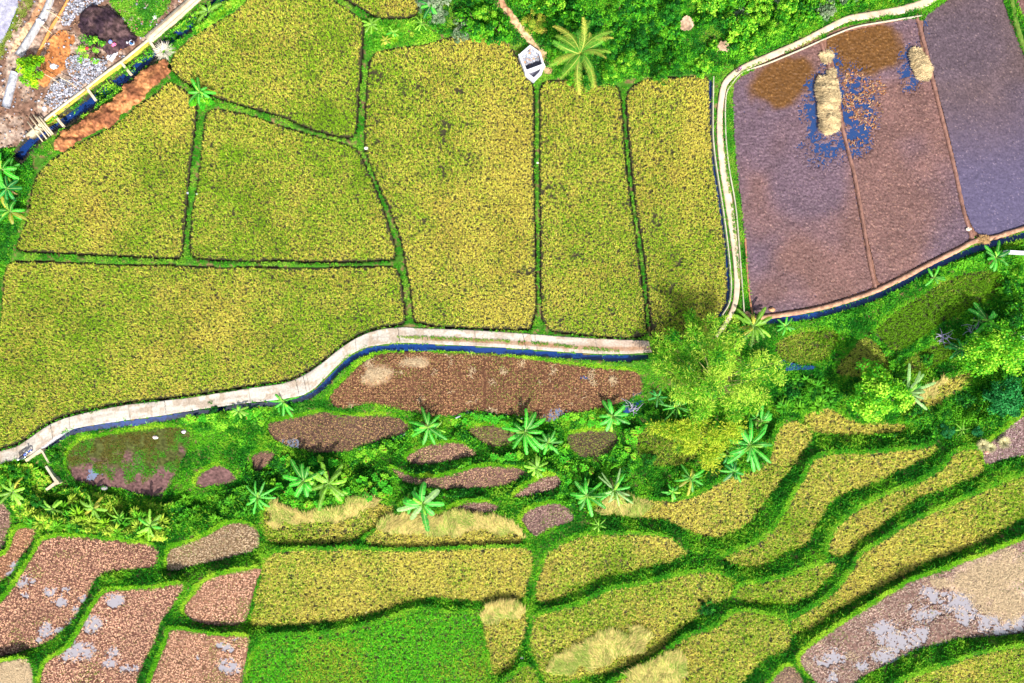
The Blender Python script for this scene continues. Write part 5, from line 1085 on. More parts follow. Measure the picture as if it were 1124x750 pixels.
# ------------------------------------------------------------------ coconut palm
def frond_mesh(L, seed, cA, cB):
    R = random.Random(seed); n = 26; pts_ = []; p = Vector((0,0,0))
    e0, e1 = math.radians(R.uniform(30,60)), math.radians(R.uniform(-70,-35))
    for i in range(n+1):
        pts_.append(p.copy()); el = e0+(e1-e0)*(i/n); p = p+Vector((math.cos(el),0,math.sin(el)))*L/n
    V = []; Q = []; C = []
    for i in range(n):
        a, b = pts_[i], pts_[i+1]; w = .07*(1-i/n*.8); k = len(V); V += [(a.x,-w,a.z),(b.x,-w*.95,b.z),(b.x,w*.95,b.z),(a.x,w,a.z)]; Q.append((k,k+1,k+2,k+3)); C += [(.50,.54,.10)]*4
        if i < 2: continue
        t = i/n; ll = .72*math.sin(PI*min(1,(t*.82+.12)))**.7
        for s in (-1,1):
            for j in range(2):
                q_ = a.lerp(b, j*.5); sw = .42+.2*R.random(); dr = R.uniform(.35,.75); d = Vector((sw, s*.85, -dr)).normalized(); l2 = ll*(.85+.3*R.random()); m_ = q_+Vector((d.x,d.y,d.z*.3))*l2*.5; e_ = m_+Vector((d.x*.8,d.y*.7,-dr*1.0))*l2*.5
                k = len(V); f = Vector((.024,0,0)); V += [tuple(q_-f), tuple(q_+f), tuple(m_+f*.9), tuple(m_-f*.9), tuple(e_+f*.2), tuple(e_-f*.2)]; Q += [(k,k+1,k+2,k+3),(k+3,k+2,k+4,k+5)]
                tt = max(0,min(1,t*1.1+R.uniform(-.25,.25))); cc = tuple(x*(1-tt)+y*tt for x,y in zip(cA,cB)); br = .7+.5*R.random(); C += [tuple(x*br for x in cc)]*6
    me = quads('frond', V, Q, np.array(C)); me.materials.append(M_leaf); return me
x, y, z = place(637, 58, 0, 5.5); e = empty('coconut_palm', (x,y,z), 0, 'coconut palm with yellowing fronds spread over the edge of the rice beside the open tank', 'palm tree')
b = MB(); b.tube([(0,0,-.3),(.1,0,1.5),(.08,.05,3.2),(0,0,5.2)], [.24,.19,.16,.17], 10); b.build('trunk', M_bark, e, smooth=True)
b = MB()
for i in range(7): b.ball((.28*math.cos(i*.9), .28*math.sin(i*.9), 4.95+.08*(i%2)), (.13,.13,.16), 8, 6)
b.build('coconuts', pmat('coconut_husk', (.42,.36,.06), .5, .3), e, smooth=True)
fa = (.08,.36,.03); fr = [frond_mesh(4.3, 60+i, fa, ((.32,.54,.06),(.66,.60,.10),(.16,.46,.05))[i%3]) for i in range(5)]
R = random.Random(4)
for i in range(26):
    o = link('frond', fr[i%5]); o.parent = e; o.location = (0,0,5.15); lay = i%2; o.rotation_euler = (R.uniform(-.5,.5), R.uniform(-.25,.35)-.3*(i%3==0), i*2*PI/26+R.uniform(-.28,.28)); s = .62+.45*R.random(); o.scale = (s,s,s)

# ------------------------------------------------------------------ straw heaps on the muddy fields
def straw_heap(name, pl, label, hgt=.5, cat='straw heap', colr=(.92,.70,.38), group='heaps of straw on the muddy fields', dens=14):
    m = rag(raster(chaikin(pl,1)), 3.2, 1.4, 5); dist = np.zeros(m.shape); e_ = m.copy()
    for i in range(8): dist += e_; e_ = ero(e_,1)
    def zf(u, v): x, y = U(u,v); return -.12+np.sqrt(zat(u,v,dist)/8.)*hgt*(.2+1.5*fbm(x,y,1.3,7,3))
    def cf(u, v, x, y): return np.array(colr)*(.55+.7*vnoise(x,y,5,2))[:,None]
    vs, q, c = grid_sheet(m, zf, cf); e = empty(name, (float(vs[:,0].mean()), float(vs[:,1].mean()), -.1), 0, label, cat, group)
    off = np.array(e.location); core = link('heap_core', quads('heap_core', vs-off, q, c, True), M_straw, e)
    ii, jj = np.nonzero(m); n = int(len(ii)*dens); s = rng.integers(0,len(ii),n); u = jj[s]-M+rng.random(n); v = ii[s]-M+rng.random(n); zz = zf(u,v)+.04; x, y = U(u,v,zz)
    rows = np.sin(y*9+fbm(x,y,1,4)*8); az = rng.normal(0,.5,n)+rng.choice([0,PI],n)
    cc = np.array(colr)*.95*(.30+.65*rng.random(n)+.16*rows+.5*(fbm(x,y,1.6,91,3)-.5))[:,None]
    me = blade_mesh('loose_straw', x-off[0], y-off[1], zz-off[2], az, np.radians(rng.uniform(0,35,n)), np.radians(rng.uniform(-40,0,n)), .28+.25*rng.random(n), .03+.02*rng.random(n), cc, cc)
    o = link('loose_straw', me, M_straw, e); o['kind'] = 'stuff'; return e
straw_heap('straw_heap', [(899,86),(904,83),(912,86),(918,90),(920,104),(919,122),(921,140),(918,146),(908,147),(902,138),(899,120),(898,100)], 'long heap of pale straw across the first mud bank', .7)
straw_heap('straw_heap', [(902,58),(909,56),(913,60),(912,67),(904,68)], 'small square straw heap near the dirt path', .4)
straw_heap('straw_heap', [(909,76),(915,75),(917,82),(914,86),(909,84)], 'smallest straw heap just above the long one', .4)
straw_heap('straw_heap', [(999,56),(1005,52),(1011,53),(1016,63),(1021,74),(1022,83),(1016,89),(1010,87),(1005,78),(1000,66)], 'oval heap of straw against the second mud bank', .6)
straw_heap('straw_heap', [(1075,261),(1082,258),(1085,262),(1084,267),(1076,268)], 'little orange straw heap at the meeting of the mud banks', .35, colr=(.70,.42,.18))
# floating scraps of straw and clods round the heaps
m = raster(chaikin([(925,80),(950,78),(972,90),(970,120),(955,150),(935,165),(925,130)],1)) & infield
ii, jj = np.nonzero(m); n = 750; s = rng.integers(0,len(ii),n); u = jj[s]-M+rng.random(n); v = ii[s]-M+rng.random(n); kp = fbm(u*S,v*S,1.0,99,3) > .52; u, v = u[kp], v[kp]; n = len(u); x, y = U(u,v,-.1)
c = np.where((rng.random(n)<.5)[:,None], np.array([.38,.15,.06]), np.array([.50,.30,.14]))*(.4+.8*rng.random(n))[:,None]
tag(link('loose_clods', blade_mesh('loose_clods', x, y, np.full(n,-.1), rng.uniform(0,6.28,n), np.radians(rng.uniform(5,35,n)), np.radians(rng.uniform(-30,0,n)), .2+.22*rng.random(n), .08+.06*rng.random(n), c, c), M_straw), 'orange scraps of straw scattered over the blue puddles', 'straw scraps', None, 'stuff')

# ------------------------------------------------------------------ sheaves, stones, pot at the right stubble corner
def sheaf(u, v, s, label):
    x, y, z = place(u, v, .05, .5); e = empty('rice_sheaf', (x,y,z), random.random()*6, label, 'sheaf', 'sheaves standing at the right edge')
    n = 260; az = rng.uniform(0,2*PI,n); r0 = .18*s*np.sqrt(rng.random(n)); c = np.array([.72,.66,.34])*(.5+.6*rng.random(n))[:,None]
    link('straw_bundle', blade_mesh('straw_bundle', r0*np.cos(az), r0*np.sin(az), np.zeros(n), az, np.radians(rng.uniform(62,85,n)), np.radians(rng.uniform(-10,40,n)), .95*s*(.8+.4*rng.random(n)), .03+.02*rng.random(n), c, c), M_straw, e)
    b = MB(); b.torus((0,0,.32*s), .2*s, .03, 14, 6, 'Z'); b.build('tie', M_pale, e)
sheaf(1079,489,1.0,'tall pale sheaf nearest the golden rice'); sheaf(1088,492,.8,'small greenish sheaf in the middle of three'); sheaf(1102,486,1.0,'round pale sheaf out on the stubble')
b = MB(); b.ball((0,0,.16),(.24,.24,.2),14,8); b.torus((0,0,.34),.1,.03,14,6,'Z')
tag(b.build('clay_pot', pmat('pink_clay', (.75,.36,.27), .6, .3), None, place(1082,496,.05), True), 'round pinkish clay pot beside the pale sheaves', 'pot')
def stone(u, v, r, colr, label, group='pale stones on the banks'):
    R = random.Random(int(u*3+v)); b = MB(); b.ball((0,0,r*.35), (r,r*.75,r*.55), 9, 6); b.v = [(x_*(1+.18*R.uniform(-1,1)), y_*(1+.18*R.uniform(-1,1)), z_*(1+.15*R.uniform(-1,1))) for x_,y_,z_ in b.v]
    tag(b.build('stone', pmat('stone_grey', colr, .8, .2), None, place(u,v,.0), False), label, 'stone', group)
for a in [(402,163,.22,(.8,.8,.76),'white stone on the bank corner below the top left-of-centre field'),(206,212,.2,(.6,.64,.75),'bluish stone on the upright bank right of the ripe field'),(216,213,.14,(.7,.7,.68),'small pale stone opposite the bluish one'),
          (573,722,.2,(.75,.75,.7),'pale stone at the fork of the banks at the bottom'),(402,672,.17,(.5,.55,.7),'blue-grey stone on the bank above the bright green field'),(590,179,.16,(.7,.74,.6),'pale stone on the bank below the open tank'),
          (115,536,.35,(.45,.42,.42),'round grey stone at the lower edge of the muddy pond'),(171,480,.3,(.75,.6,.6),'pinkish stone in the weeds of the muddy pond'),(202,474,.28,(.6,.5,.62),'mauve stone at the right corner of the muddy pond'),
          (1063,252,.3,(.72,.62,.5),'pale lump beside the second mud bank'),(847,340,.35,(.6,.3,.15),'orange clod in the corner of the first muddy field'),(171,20,.4,(.75,.72,.62),'pale boulder on the edge of the site weeds'),(135,22,.4,(.8,.74,.62),'cream boulder beside the dark soil heap'),(144,30,.3,(.6,.75,.72),'pale green-grey stone in the site weeds'),(119,31,.28,(.65,.35,.25),'orange stone on the dark soil heap'),(60,74,.45,(.85,.84,.82),'white boulder on the orange soil'),(148,35,.28,(.6,.4,.28),'brown stone at the foot of the dark soil heap')]: stone(*a)

# ------------------------------------------------------------------ open concrete tank
M_white = pmat('whitewashed_concrete', (.60,.60,.66), .8, .2, nscale=2, namt=.15)
def wallseg(mb, a, b, w, z0, z1):
    (x1, y1), (x2, y2) = [tuple(map(float, U(*p_, z1))) for p_ in (a, b)]; d = Vector((x2-x1,y2-y1,0)); L_ = d.length+w; an = math.atan2(d.y,d.x)
    mb.box(((x1+x2)/2,(y1+y2)/2,(z0+z1)/2), (L_, w, z1-z0), an)
tx0, ty0 = map(float, U(584,68,0)); e = empty('water_tank', (tx0,ty0,0), 0, 'open white concrete tank half full of grey rubble at the corner of a rice field', 'tank')
def rel(mb): mb.v = [(a-tx0, b2-ty0, c_) for a, b2, c_ in mb.v]; return mb
corners = [(582,50.5),(570.5,60.5),(577.5,78.5),(596.5,71.5),(592.5,58)]
for a, b2, w, zz in ((0,1,.2,1.1),(1,2,.24,1.104),(2,3,.3,1.108),(3,4,.2,1.1),(4,0,.18,1.096)):
    mb = MB(); wallseg(mb, corners[a], corners[b2], w, -.3, zz); rel(mb).build('tank_wall', M_white, e)
for a, b2, zz in (((578,80.5),(586,87),.9),((586,87),(593,80),.896),((593,80),(596,73.5),.892)):
    mb = MB(); wallseg(mb, a, b2, .26, -.3, zz); rel(mb).build('basin_wall', M_white, e)
mb = MB(); mb.prism([tuple(map(float,U(*p_,.35))) for p_ in corners][::-1], -.2, .35); rel(mb).build('tank_floor', pmat('shade_dark_floor', (.07,.07,.09), .5, .4), e)  # floor coloured dark to paint the shadow inside the tank
mb = MB(); mb.prism([tuple(map(float,U(*p_,.3))) for p_ in ((578,80),(586,87),(593,80),(596,73))], -.2, .45); rel(mb).build('basin_floor', pmat('basin_silt', (.10,.10,.13), .4, .5), e)
n = 420; R2 = np.random.default_rng(5); mb = MB()
for i in range(n):
    t1, t2 = R2.random(), R2.random(); pu = 572+t1*19; pv = 53+t2*20
    if (pv < 61-(pu-570)*.85) or pv > 76-(pu-577)*.36-3 or pu < 571.5+(pv-60)*.38 or pu > 591+(pv-58)*.2 or pv < 50+(pu-582)*.75: continue
    zz = .75-.6*sstep(62,74,np.array(pv+ (pu-580)*.36)).item(); X, Y = map(float, U(pu, pv, zz)); g = R2.uniform(.3,.95); mb.cur = (g*.6,g*.62,g*.7) if R2.random() > .1 else (.5,.28,.16); mb.box((X,Y,zz+R2.uniform(-.05,.05)), (R2.uniform(.1,.3),R2.uniform(.08,.2),R2.uniform(.08,.2)), R2.uniform(0,3))
rel(mb).build('rubble', M_soil, e, colored=True)
mb = MB(); mb.prism([tuple(map(float,U(*p_,.6))) for p_ in ((582,54),(574,61),(577,67),(590,63),(590,58))], .1, .62); rel(mb).build('rubble_base', pmat('rubble_grey', (.32,.33,.38), .9), e)

# ------------------------------------------------------------------ concrete channel, walls, beams, poles on the site
def chain_wall(name, pl, w, z0, z1, mat, label, cat, group=None, kids=()):
    u0, v0 = pl[len(pl)//2]; x0, y0 = map(float, U(u0, v0, z1)); e = empty(name, (x0,y0,0), 0, label, cat, group)
    def ribn(pl_, w_, za, zb, nm, m_):
        p, n, ww = ribbon_poly(pl_, w_); V = []
        for pp, nn, w2 in zip(p, n, ww):
            for a_, zz in ((-.5,za),(-.5,zb),(.5,zb),(.5,za)):
                q_ = pp+nn*w2*a_; X, Y = U(q_[0], q_[1], zb); V.append((float(X)-x0, float(Y)-y0, zz))
        L_ = len(p); Q = [(i*4+k_, i*4+(k_+1)%4, (i+1)*4+(k_+1)%4, (i+1)*4+k_) for i in range(L_-1) for k_ in range(4)]+[(0,1,2,3),(L_*4-1,L_*4-2,L_*4-3,L_*4-4)]
        me = quads(nm, V, Q); 
        return link(nm, me, m_, e)
    ribn(pl, w, z0, z1, 'wall_body', mat)
    for pl_, w_, za, zb, nm, m_ in kids: ribn(pl_, w_, za, zb, nm, m_)
    return e
M_cream = pmat('cream_concrete', (.56,.46,.32), .85, .15, nscale=2.2, namt=.3, bump=.3)
M_moss = pmat('mossy_concrete', (.48,.40,.06), .9, .1, nscale=2.5, namt=.5)
chain_wall('channel_wall', [(28,149),(40,139),(50,130),(72,113),(95,96),(112,82),(135,66),(152,52),(163,43)], 2.6, -.9, .75, M_cream, 'long cream concrete wall of the channel with a mossy lower edge', 'wall',
           kids=[([(46,135.5),(53,131),(75,114.5),(98,97.5),(115,83.5),(138,67.5),(155,53.5),(164,45.5)], 1.6, -.9, .62, 'mossy_ledge', M_moss)])
chain_wall('channel_slab', [(161,43),(175,31),(190,18),(206,4),(228,-16)], 8.5, -.9, .8, M_cream, 'wide cream concrete slab with wheel ruts where the channel is covered', 'slab',
           kids=[([(165,38),(180,25),(195,12),(212,-3)], .5, .5, .83, 'rut', pmat('rut_dirt',(.36,.24,.14),.9)), ([(169,41),(184,28),(199,15),(216,0)], .5, .5, .83, 'rut', pmat('rut_dirt2',(.36,.24,.14),.9))])
for (a, b2, lb) in (((161,41),(173,58),'cream concrete beam across the channel, uppermost of the four'),((134,70),(143,81),'cream concrete beam across the channel below the white box'),((96,98),(104,109),'cream concrete beam across the channel beside the gravel heap'),((60,127),(69,138),'cream concrete beam across the channel, next to the poles')):
    mb = MB(); wallseg(mb, a, b2, .28, .42, .66); tag(mb.build('channel_beam', M_cream), lb, 'beam', 'beams across the channel')
for i, (a, b2, w) in enumerate((((33,128),(52,153),.16),((37,126),(55,150),.14),((41,129),(57.5,149),.2),((44,128.5),(59.5,148),.2),((31,134),(48,156),.14))):
    x1, y1 = map(float, U(*a,.9)); x2, y2 = map(float, U(*b2,.5)); mb = MB(); mb.tube([(x1,y1,.95+.02*i),((x1+x2)/2,(y1+y2)/2,.82+.02*i),(x2,y2,.62+.02*i)], [w*.55,w*.5,w*.42], 8)
    tag(mb.build('bamboo_pole', M_pale, smooth=True), 'pale bamboo pole laid with others across the lower end of the channel', 'pole', 'poles across the channel')
M_gwall = pmat('grey_stone_wall', (.42,.41,.42), .85, .15, nscale=3, namt=.45, bump=.5)
chain_wall('retaining_wall', [(57,-12),(53,2),(45,19),(40,26),(25,50),(18,60)], 4.6, .2, 1.5, M_gwall, 'grey-white retaining wall running up from the round tree', 'wall', 'retaining walls of the site')
chain_wall('retaining_wall', [(14,78),(10,94),(6,108),(4,117)], 5.0, .1, 1.3, pmat('dark_stone_wall',(.42,.43,.48),.85,.15,nscale=3.5,namt=.45), 'dark grey stone retaining wall below the round tree', 'wall', 'retaining walls of the site')
chain_wall('brick_ledge', [(78,-12),(74,0),(65,15),(56,28),(47,47),(39,62)], 1.6, .2, 1.1, pmat('orange_brick',(.60,.27,.08),.9,.1,nscale=6,namt=.35), 'thin orange earth ledge along the dug trench', 'ledge')
chain_wall('broken_kerb', [(40,-8),(36,4),(27,20)], 2.0, .3, .72, M_kerb, 'broken white kerb piece at the top between road and wall', 'kerb', 'kerb pieces beside the road')
chain_wall('broken_kerb', [(17,36),(12,46),(6,56)], 1.6, .3, .66, M_kerb, 'broken white kerb piece left of the retaining wall', 'kerb', 'kerb pieces beside the road')
for a, b2, lb in (((51,11),(71,24),'thin pale pole lying across the dug trench'),((58.5,-4),(53,10),'thin pale pole leaning at the top of the retaining wall'),((40,24),(57,37),'bent pale pole at the corner of the retaining wall'),((48,81),(66,92),'pale hose end lying over the orange soil'),((66,85),(84,96),'pale pole lying over the grey gravel')):
    x1, y1 = map(float, U(*a,1.6)); x2, y2 = map(float, U(*b2,1.3)); mb = MB(); mb.tube([(x1,y1,1.62),((x1+x2)/2,(y1+y2)/2+.08,1.5),(x2,y2,1.25)], [.05,.045,.035], 6); tag(mb.build('site_pole', M_pale), lb, 'pole')
mb = MB(); mb.ball((0,0,1.62),(.32,.25,.16),8,5); mb.ball((.35,-.2,1.6),(.3,.2,.14),8,5); x, y = map(float, U(42.5,22.5,1.6)); tag(mb.build('white_sack', M_white, None, (x,y,0), True), 'white sacks slumped on the retaining wall corner', 'sack')
chain_wall('road_seam', [(14,-20),(6,10),(-6,40)], .35, .5, .91, M_line, 'dark seam along the pale road', 'road seam')
# gateway posts: white concrete posts at the right edge
for a, b2, w, lb in (((1107,276.5),(1150,279),.36,'white concrete post lying in the plants at the right edge'),((1116,371),(1150,368),.5,'pale slab poking out behind the lime tree at the right edge')):
    mb = MB(); wallseg(mb, a, b2, w, .2, .9); tag(mb.build('concrete_post', M_white), lb, 'post')
# pampas-like dry tuft beside the channel
x, y, z = place(182,58,.1); n = 240; az = rng.uniform(0,6.28,n); c = np.array([.85,.78,.62])*(.6+.5*rng.random(n))[:,None]
tag(link('dry_tuft', blade_mesh('dry_tuft', .1*np.cos(az), .1*np.sin(az), 0*az, az, np.radians(rng.uniform(30,80,n)), np.radians(rng.uniform(-30,20,n)), .9+.5*rng.random(n), .05+.03*rng.random(n), c, c), M_straw, None, (x,y,z)), 'whitish dry leaf tuft at the upper tip of the brown earth heap', 'dry plant')

# sluice beside the lane, lower left
zl = -1.2
e = empty('sluice_box', (*map(float, U(54,523,-.3)), -1.6), 0, 'small sunken concrete box with dark water below the left end of the lane', 'sluice')
ox, oy, oz = e.location
for a, b2, w, zz in (((51,513),(60,527),.28,-.25),((62.5,528.5),(51.5,537),.26,-.254),((60,526),(63,530),.3,-.247)):
    mb = MB(); wallseg(mb, a, b2, w, -1.6, zz); mb.v = [(p_[0]-ox,p_[1]-oy,p_[2]-oz) for p_ in mb.v]; mb.build('box_wall', M_kerb if zz == -.25 else M_cream, e)
mb = MB(); mb.prism([tuple(map(float,U(*p_,-1))) for p_ in ((50,513),(42,527),(50,538),(61,528))], -1.6, -.98); mb.v = [(p_[0]-ox,p_[1]-oy,p_[2]-oz) for p_ in mb.v]; mb.build('dark_water', M_water, e)
mb = MB(); wallseg(mb, (45,494),(53,507.5), .2, -.5, .1); tag(mb.build('sluice_rail', M_cream), 'narrow cream concrete rail leading down from the lane', 'rail')
mb = MB(); wallseg(mb, (29,505),(44,494.5), .3, -.6, .26); tag(mb.build('lane_parapet', M_cream), 'cream parapet where the lane crosses the canal head', 'parapet')

# bits beside the dark heap
X, Y, Zz = place(125,62,.12); e = empty('foam_box', (X,Y,Zz), math.radians(53), 'white box with a dark slot beside the person in pink', 'box')
mb = MB(); mb.box((0,0,.2),(1.25,.62,.4)); o = mb.build('box_body', M_white, e); bm = None
mb = MB(); mb.box((-.05,-.02,.415),(.8,.1,.03)); mb.build('slot', pmat('dark_slot',(.12,.13,.16),.6), e)
X, Y, Zz = place(149,50.5,.7); e = empty('bucket', (X,Y,Zz), 0, 'white bucket with blue water on the channel wall', 'bucket')
mb = MB(); mb.tube([(0,0,0),(0,0,.3)], [.2,.27], 16, cap=False); mb.torus((0,0,.3),.27,.03,16,6,'Z'); mb.tube([(0,0,.01),(0,0,.02)],[.2,.2],16); mb.build('bucket_shell', M_white, e, smooth=True)
mb = MB(); mb.tube([(0,0,.2),(0,0,.215)],[.245,.248],16); mb.build('blue_water', pmat('bucket_blue',(.05,.18,.42),.2,.5), e)
mb = MB(); mb.ball((0,0,.1),(.2,.16,.12),8,5); tag(mb.build('plastic_bag', M_white, None, place(143,50,.75), True), 'small white plastic bag left of the bucket', 'bag')
mb = MB(); mb.ball((0,0,.12),(.26,.3,.16),9,6); tag(mb.build('plastic_bag', pmat('bluish_plastic',(.6,.66,.85),.4,.5), None, place(50,120,.1), True), 'bluish plastic bag at the foot of the grey gravel', 'bag')
mb = MB(); mb.ball((0,0,.12),(.3,.22,.14),9,6); tag(mb.build('plastic_bag', pmat('blue_plastic',(.35,.5,.9),.4,.5), None, place(79,128,.1), True), 'blue and white plastic bag caught in the channel', 'bag')
mb = MB(); mb.torus((0,0,.06),.2,.05,16,8,'Z'); tag(mb.build('pink_ring', pmat('faded_pink',(.8,.42,.4),.6), None, place(84,89,.25)), 'faded pink plastic ring on the gravel', 'ring')

# ------------------------------------------------------------------ people
def skin_obj(name, joints, edges, radii, mat, parent, levels=2, extra=None):
    me = bpy.data.meshes.new(name); me.from_pydata(joints, edges, []); o = bpy.data.objects.new(name, me); col.objects.link(o)
    sk = o.modifiers.new('Skin','SKIN'); 
    if not me.skin_vertices: pass
    for i, r_ in enumerate(radii): me.skin_vertices[0].data[i].radius = (r_ if hasattr(r_,'__len__') else (r_, r_)); me.skin_vertices[0].data[i].use_root = (i == 0)
    ss = o.modifiers.new('Sub','SUBSURF'); ss.levels = levels; ss.render_levels = levels
    bpy.context.view_layer.update(); dg = bpy.context.evaluated_depsgraph_get(); m2 = bpy.data.meshes.new_from_object(o.evaluated_get(dg)); bpy.data.objects.remove(o)
    import bmesh
    if extra:
        bm_ = bmesh.new(); bm_.from_mesh(m2); t = extra.mesh('t', True); bm_.from_mesh(t); bm_.to_mesh(m2); bm_.free()
    m2.polygons.foreach_set('use_smooth', np.ones(len(m2.polygons), bool)); m2.materials.clear(); m2.materials.append(mat)
    m2.name = name; ob = link(name, m2); ob.parent = parent; return ob
def person(u, v, rz, label, shirt, trousers, hair, hat=None, bend=0.25):
    X, Y, Zz = place(u, v, .05, .0); e = empty('person', (X,Y,Zz), rz, label, 'person')
    s = math.sin(bend); c_ = math.cos(bend)
    def B_(x_, y_, z_):   # bend the upper body forward (+x) about the hips at z .9
        dz = z_-.9; return (x_*c_+dz*s, y_, .9+dz*c_-x_*s) if z_ > .9 else (x_, y_, z_)
    J = [(0,0,.90),B_(0,0,1.08),B_(0,0,1.28),B_(0,0,1.40),B_(.01,0,1.47),B_(.03,0,1.56),B_(.03,0,1.66)]
    E = [(0,1),(1,2),(2,3),(3,4),(4,5),(5,6)]; Rr = [(.15,.12),(.13,.10),(.15,.11),(.09,.08),.05,(.085,.095),(.07,.08)]
    for sg in (-1,1):
        k = len(J); J += [B_(0,sg*.17,1.36),B_(.04,sg*.22,1.10),B_(.20,sg*.20,.92+.02),B_(.27,sg*.19,.905)]; E += [(3,k),(k,k+1),(k+1,k+2),(k+2,k+3)]; Rr += [.055,.042,.032,(.035,.02)]
        k = len(J); J += [(0.0,sg*.10,.84),(.05,sg*.11,.46),(-.02+.06*sg,sg*.11,.08),(.12+.06*sg,sg*.12,.035)]; E += [(0,k),(k,k+1),(k+1,k+2),(k+2,k+3)]; Rr += [.085,.055,.04,(.04,.03)]
    ex = MB()
    for sg in (-1,1):
        hx, hy, hz = B_(.27,sg*.19,.905); 
        for f_ in range(4): ex.tube([(hx,hy+(f_-1.5)*.02,hz),(hx+.05,hy+(f_-1.5)*.022,hz-.02),(hx+.085-.01*abs(f_-1.3),hy+(f_-1.5)*.022,hz-.05)],[.011,.010,.008],6)
        ex.tube([(hx-.02,hy-sg*.03,hz),(hx+.02,hy-sg*.055,hz-.01),(hx+.05,hy-sg*.06,hz-.03)],[.012,.011,.009],6)
        ex.ball(B_(.03,sg*.092,1.61),(.02,.012,.03),6,5); ex.ball(B_(.108,sg*.033,1.625),(.012,.014,.01),6,5)
    ex.ball(B_(.125,0,1.595),(.022,.016,.024),6,5); ex.ball(B_(.108,0,1.555),(.012,.028,.008),6,5)
    skin_obj('body', J, E, Rr, pmat('skin_tone',(.42,.24,.15),.6), e, 2, ex)
    Js = [B_(0,0,.98),B_(0,0,1.12),B_(0,0,1.28),B_(0,0,1.41)]; Es = [(0,1),(1,2),(2,3)]; Rs = [(.175,.14),(.155,.125),(.175,.13),(.10,.09)]
    for sg in (-1,1): k = len(Js); Js += [B_(0,sg*.18,1.36),B_(.03,sg*.22,1.17)]; Es += [(3,k),(k,k+1)]; Rs += [.075,.062]
    skin_obj('shirt', Js, Es, Rs, pmat('shirt_cloth', shirt, .8, .1), e)
    Jt = [(0,0,.95)]; Et = []; Rt = [(.165,.135)]
    for sg in (-1,1): k = len(Jt); Jt += [(0,sg*.10,.82),(.05,sg*.11,.46),(-.01+.06*sg,sg*.11,.15)]; Et += [(0,k),(k,k+1),(k+1,k+2)]; Rt += [.105,.08,.068]
    skin_obj('trousers', Jt, Et, Rt, pmat('trouser_cloth', trousers, .8, .1), e)
    h = MB(); hx, hy, hz = B_(.02,0,1.67); h.ball((hx-.01,0,hz),(.105,.095,.085),12,8); h.build('hair', pmat('hair_col', hair, .5, .4), e, smooth=True)
    if hat:
        h = MB(); hx, hy, hz = B_(.02,0,1.75); h.tube([(hx,0,hz-.03),(hx,0,hz),(hx,0,hz+.09),(hx,0,hz+.11)],[.22,.20,.10,.03],18); h.build('hat', pmat('hat_cloth', hat, .7, .1), e, smooth=True)
    return e
person(133,55.5, 2.4, 'person in a pink shirt and orange trousers bending beside the white box', (.95,.16,.36), (.75,.26,.08), (.02,.015,.015), (.25,.3,.75), .75)
person(809.5,79, 2.6, 'person with dark hair and a purple top walking on the dirt path', (.35,.16,.38), (.12,.10,.14), (.015,.012,.012), None, .2)

# ------------------------------------------------------------------ motorbike parked on the lane
X, Y = map(float, U(29.5,499,.3)); e = empty('motorbike', (X,Y,.19), math.radians(38), 'small blue and white motorbike parked at the left end of the concrete lane', 'motorbike')
M_tyre = pmat('tyre',(.02,.02,.022),.8); M_chr = pmat('chrome',(.6,.62,.66),.25,.5,1); M_blk = pmat('seat_black',(.015,.015,.03),.5,.4); M_blu = pmat('blue_paint',(.08,.14,.55),.3,.5); M_wh = pmat('white_paint',(.8,.82,.88),.3,.5)
for wx in (-.6,.6):
    mb = MB(); mb.torus((wx,0,.29),.25,.045,28,8); w_ = mb.build('wheel', M_tyre, e, smooth=True)
    mb = MB(); mb.torus((wx,0,.29),.20,.015,24,6)
    for k in range(8): a = k*PI/4; mb.bar((wx,0,.29),(wx+.2*math.cos(a),0,.29+.2*math.sin(a)),.01,.01)
    mb.tube([(wx,-.05,.29),(wx,.05,.29)],[.035,.035],10); mb.build('rim', M_chr, w_)
mb = MB(); mb.tube([(.5,0,.78),(.32,0,.5),(0,0,.32),(-.3,0,.40),(-.6,0,.34)],[.03,.04,.05,.04,.025],8); mb.box((0,0,.33),(.34,.2,.22)); mb.build('frame', M_blk, e, smooth=False)
mb = MB(); mb.ball((.16,0,.66),(.22,.13,.12),12,8); mb.build('fuel_tank', M_blu, e, smooth=True)
mb = MB(); mb.tube([(.0,0,.70),(-.2,0,.72),(-.5,0,.76),(-.66,0,.80)],[.10,.13,.12,.05],10); mb.v = [(a,b2,.72+(c_-.72)*.45) for a,b2,c_ in mb.v]; mb.build('seat', M_blk, e, smooth=True)
mb = MB(); mb.tube([(-.66,0,.72),(-.78,0,.72),(-.88,0,.60)],[.1,.12,.04],8); mb.build('tail_cowl', M_wh, e, smooth=True)
mb = MB(); mb.tube([(.38,-.36,.93),(.42,-.2,.97),(.48,0,.92),(.42,.2,.97),(.38,.36,.93)],[.02,.018,.018,.018,.02],8); mb.build('handlebar', M_chr, e, smooth=True)
for s_ in (-1,1):
    mb = MB(); mb.tube([(.48,s_*.07,.9),(.6,s_*.07,.29)],[.022,.02],8); mb.build('fork', M_chr, e, smooth=True)
    mb = MB(); mb.bar((.42,s_*.2,.97),(.46,s_*.28,1.12),.015,.015); mb.ball((.46,s_*.30,1.13),(.02,.07,.045),8,6); mb.build('mirror', M_chr, e, smooth=True)
mb = MB(); mb.ball((.56,0,.88),(.09,.11,.1),12,8); mb.build('headlight', M_wh, e, smooth=True)
for wx in (-.6,.6):
    mb = MB(); pts_ = [(wx+.32*math.cos(a),0,.29+.32*math.sin(a)) for a in np.linspace(.3,2.6,8)]
    for p1, p2 in zip(pts_, pts_[1:]): mb.bar(p1, p2, .13, .015)
    mb.build('mudguard', M_blu if wx > 0 else M_wh, e)
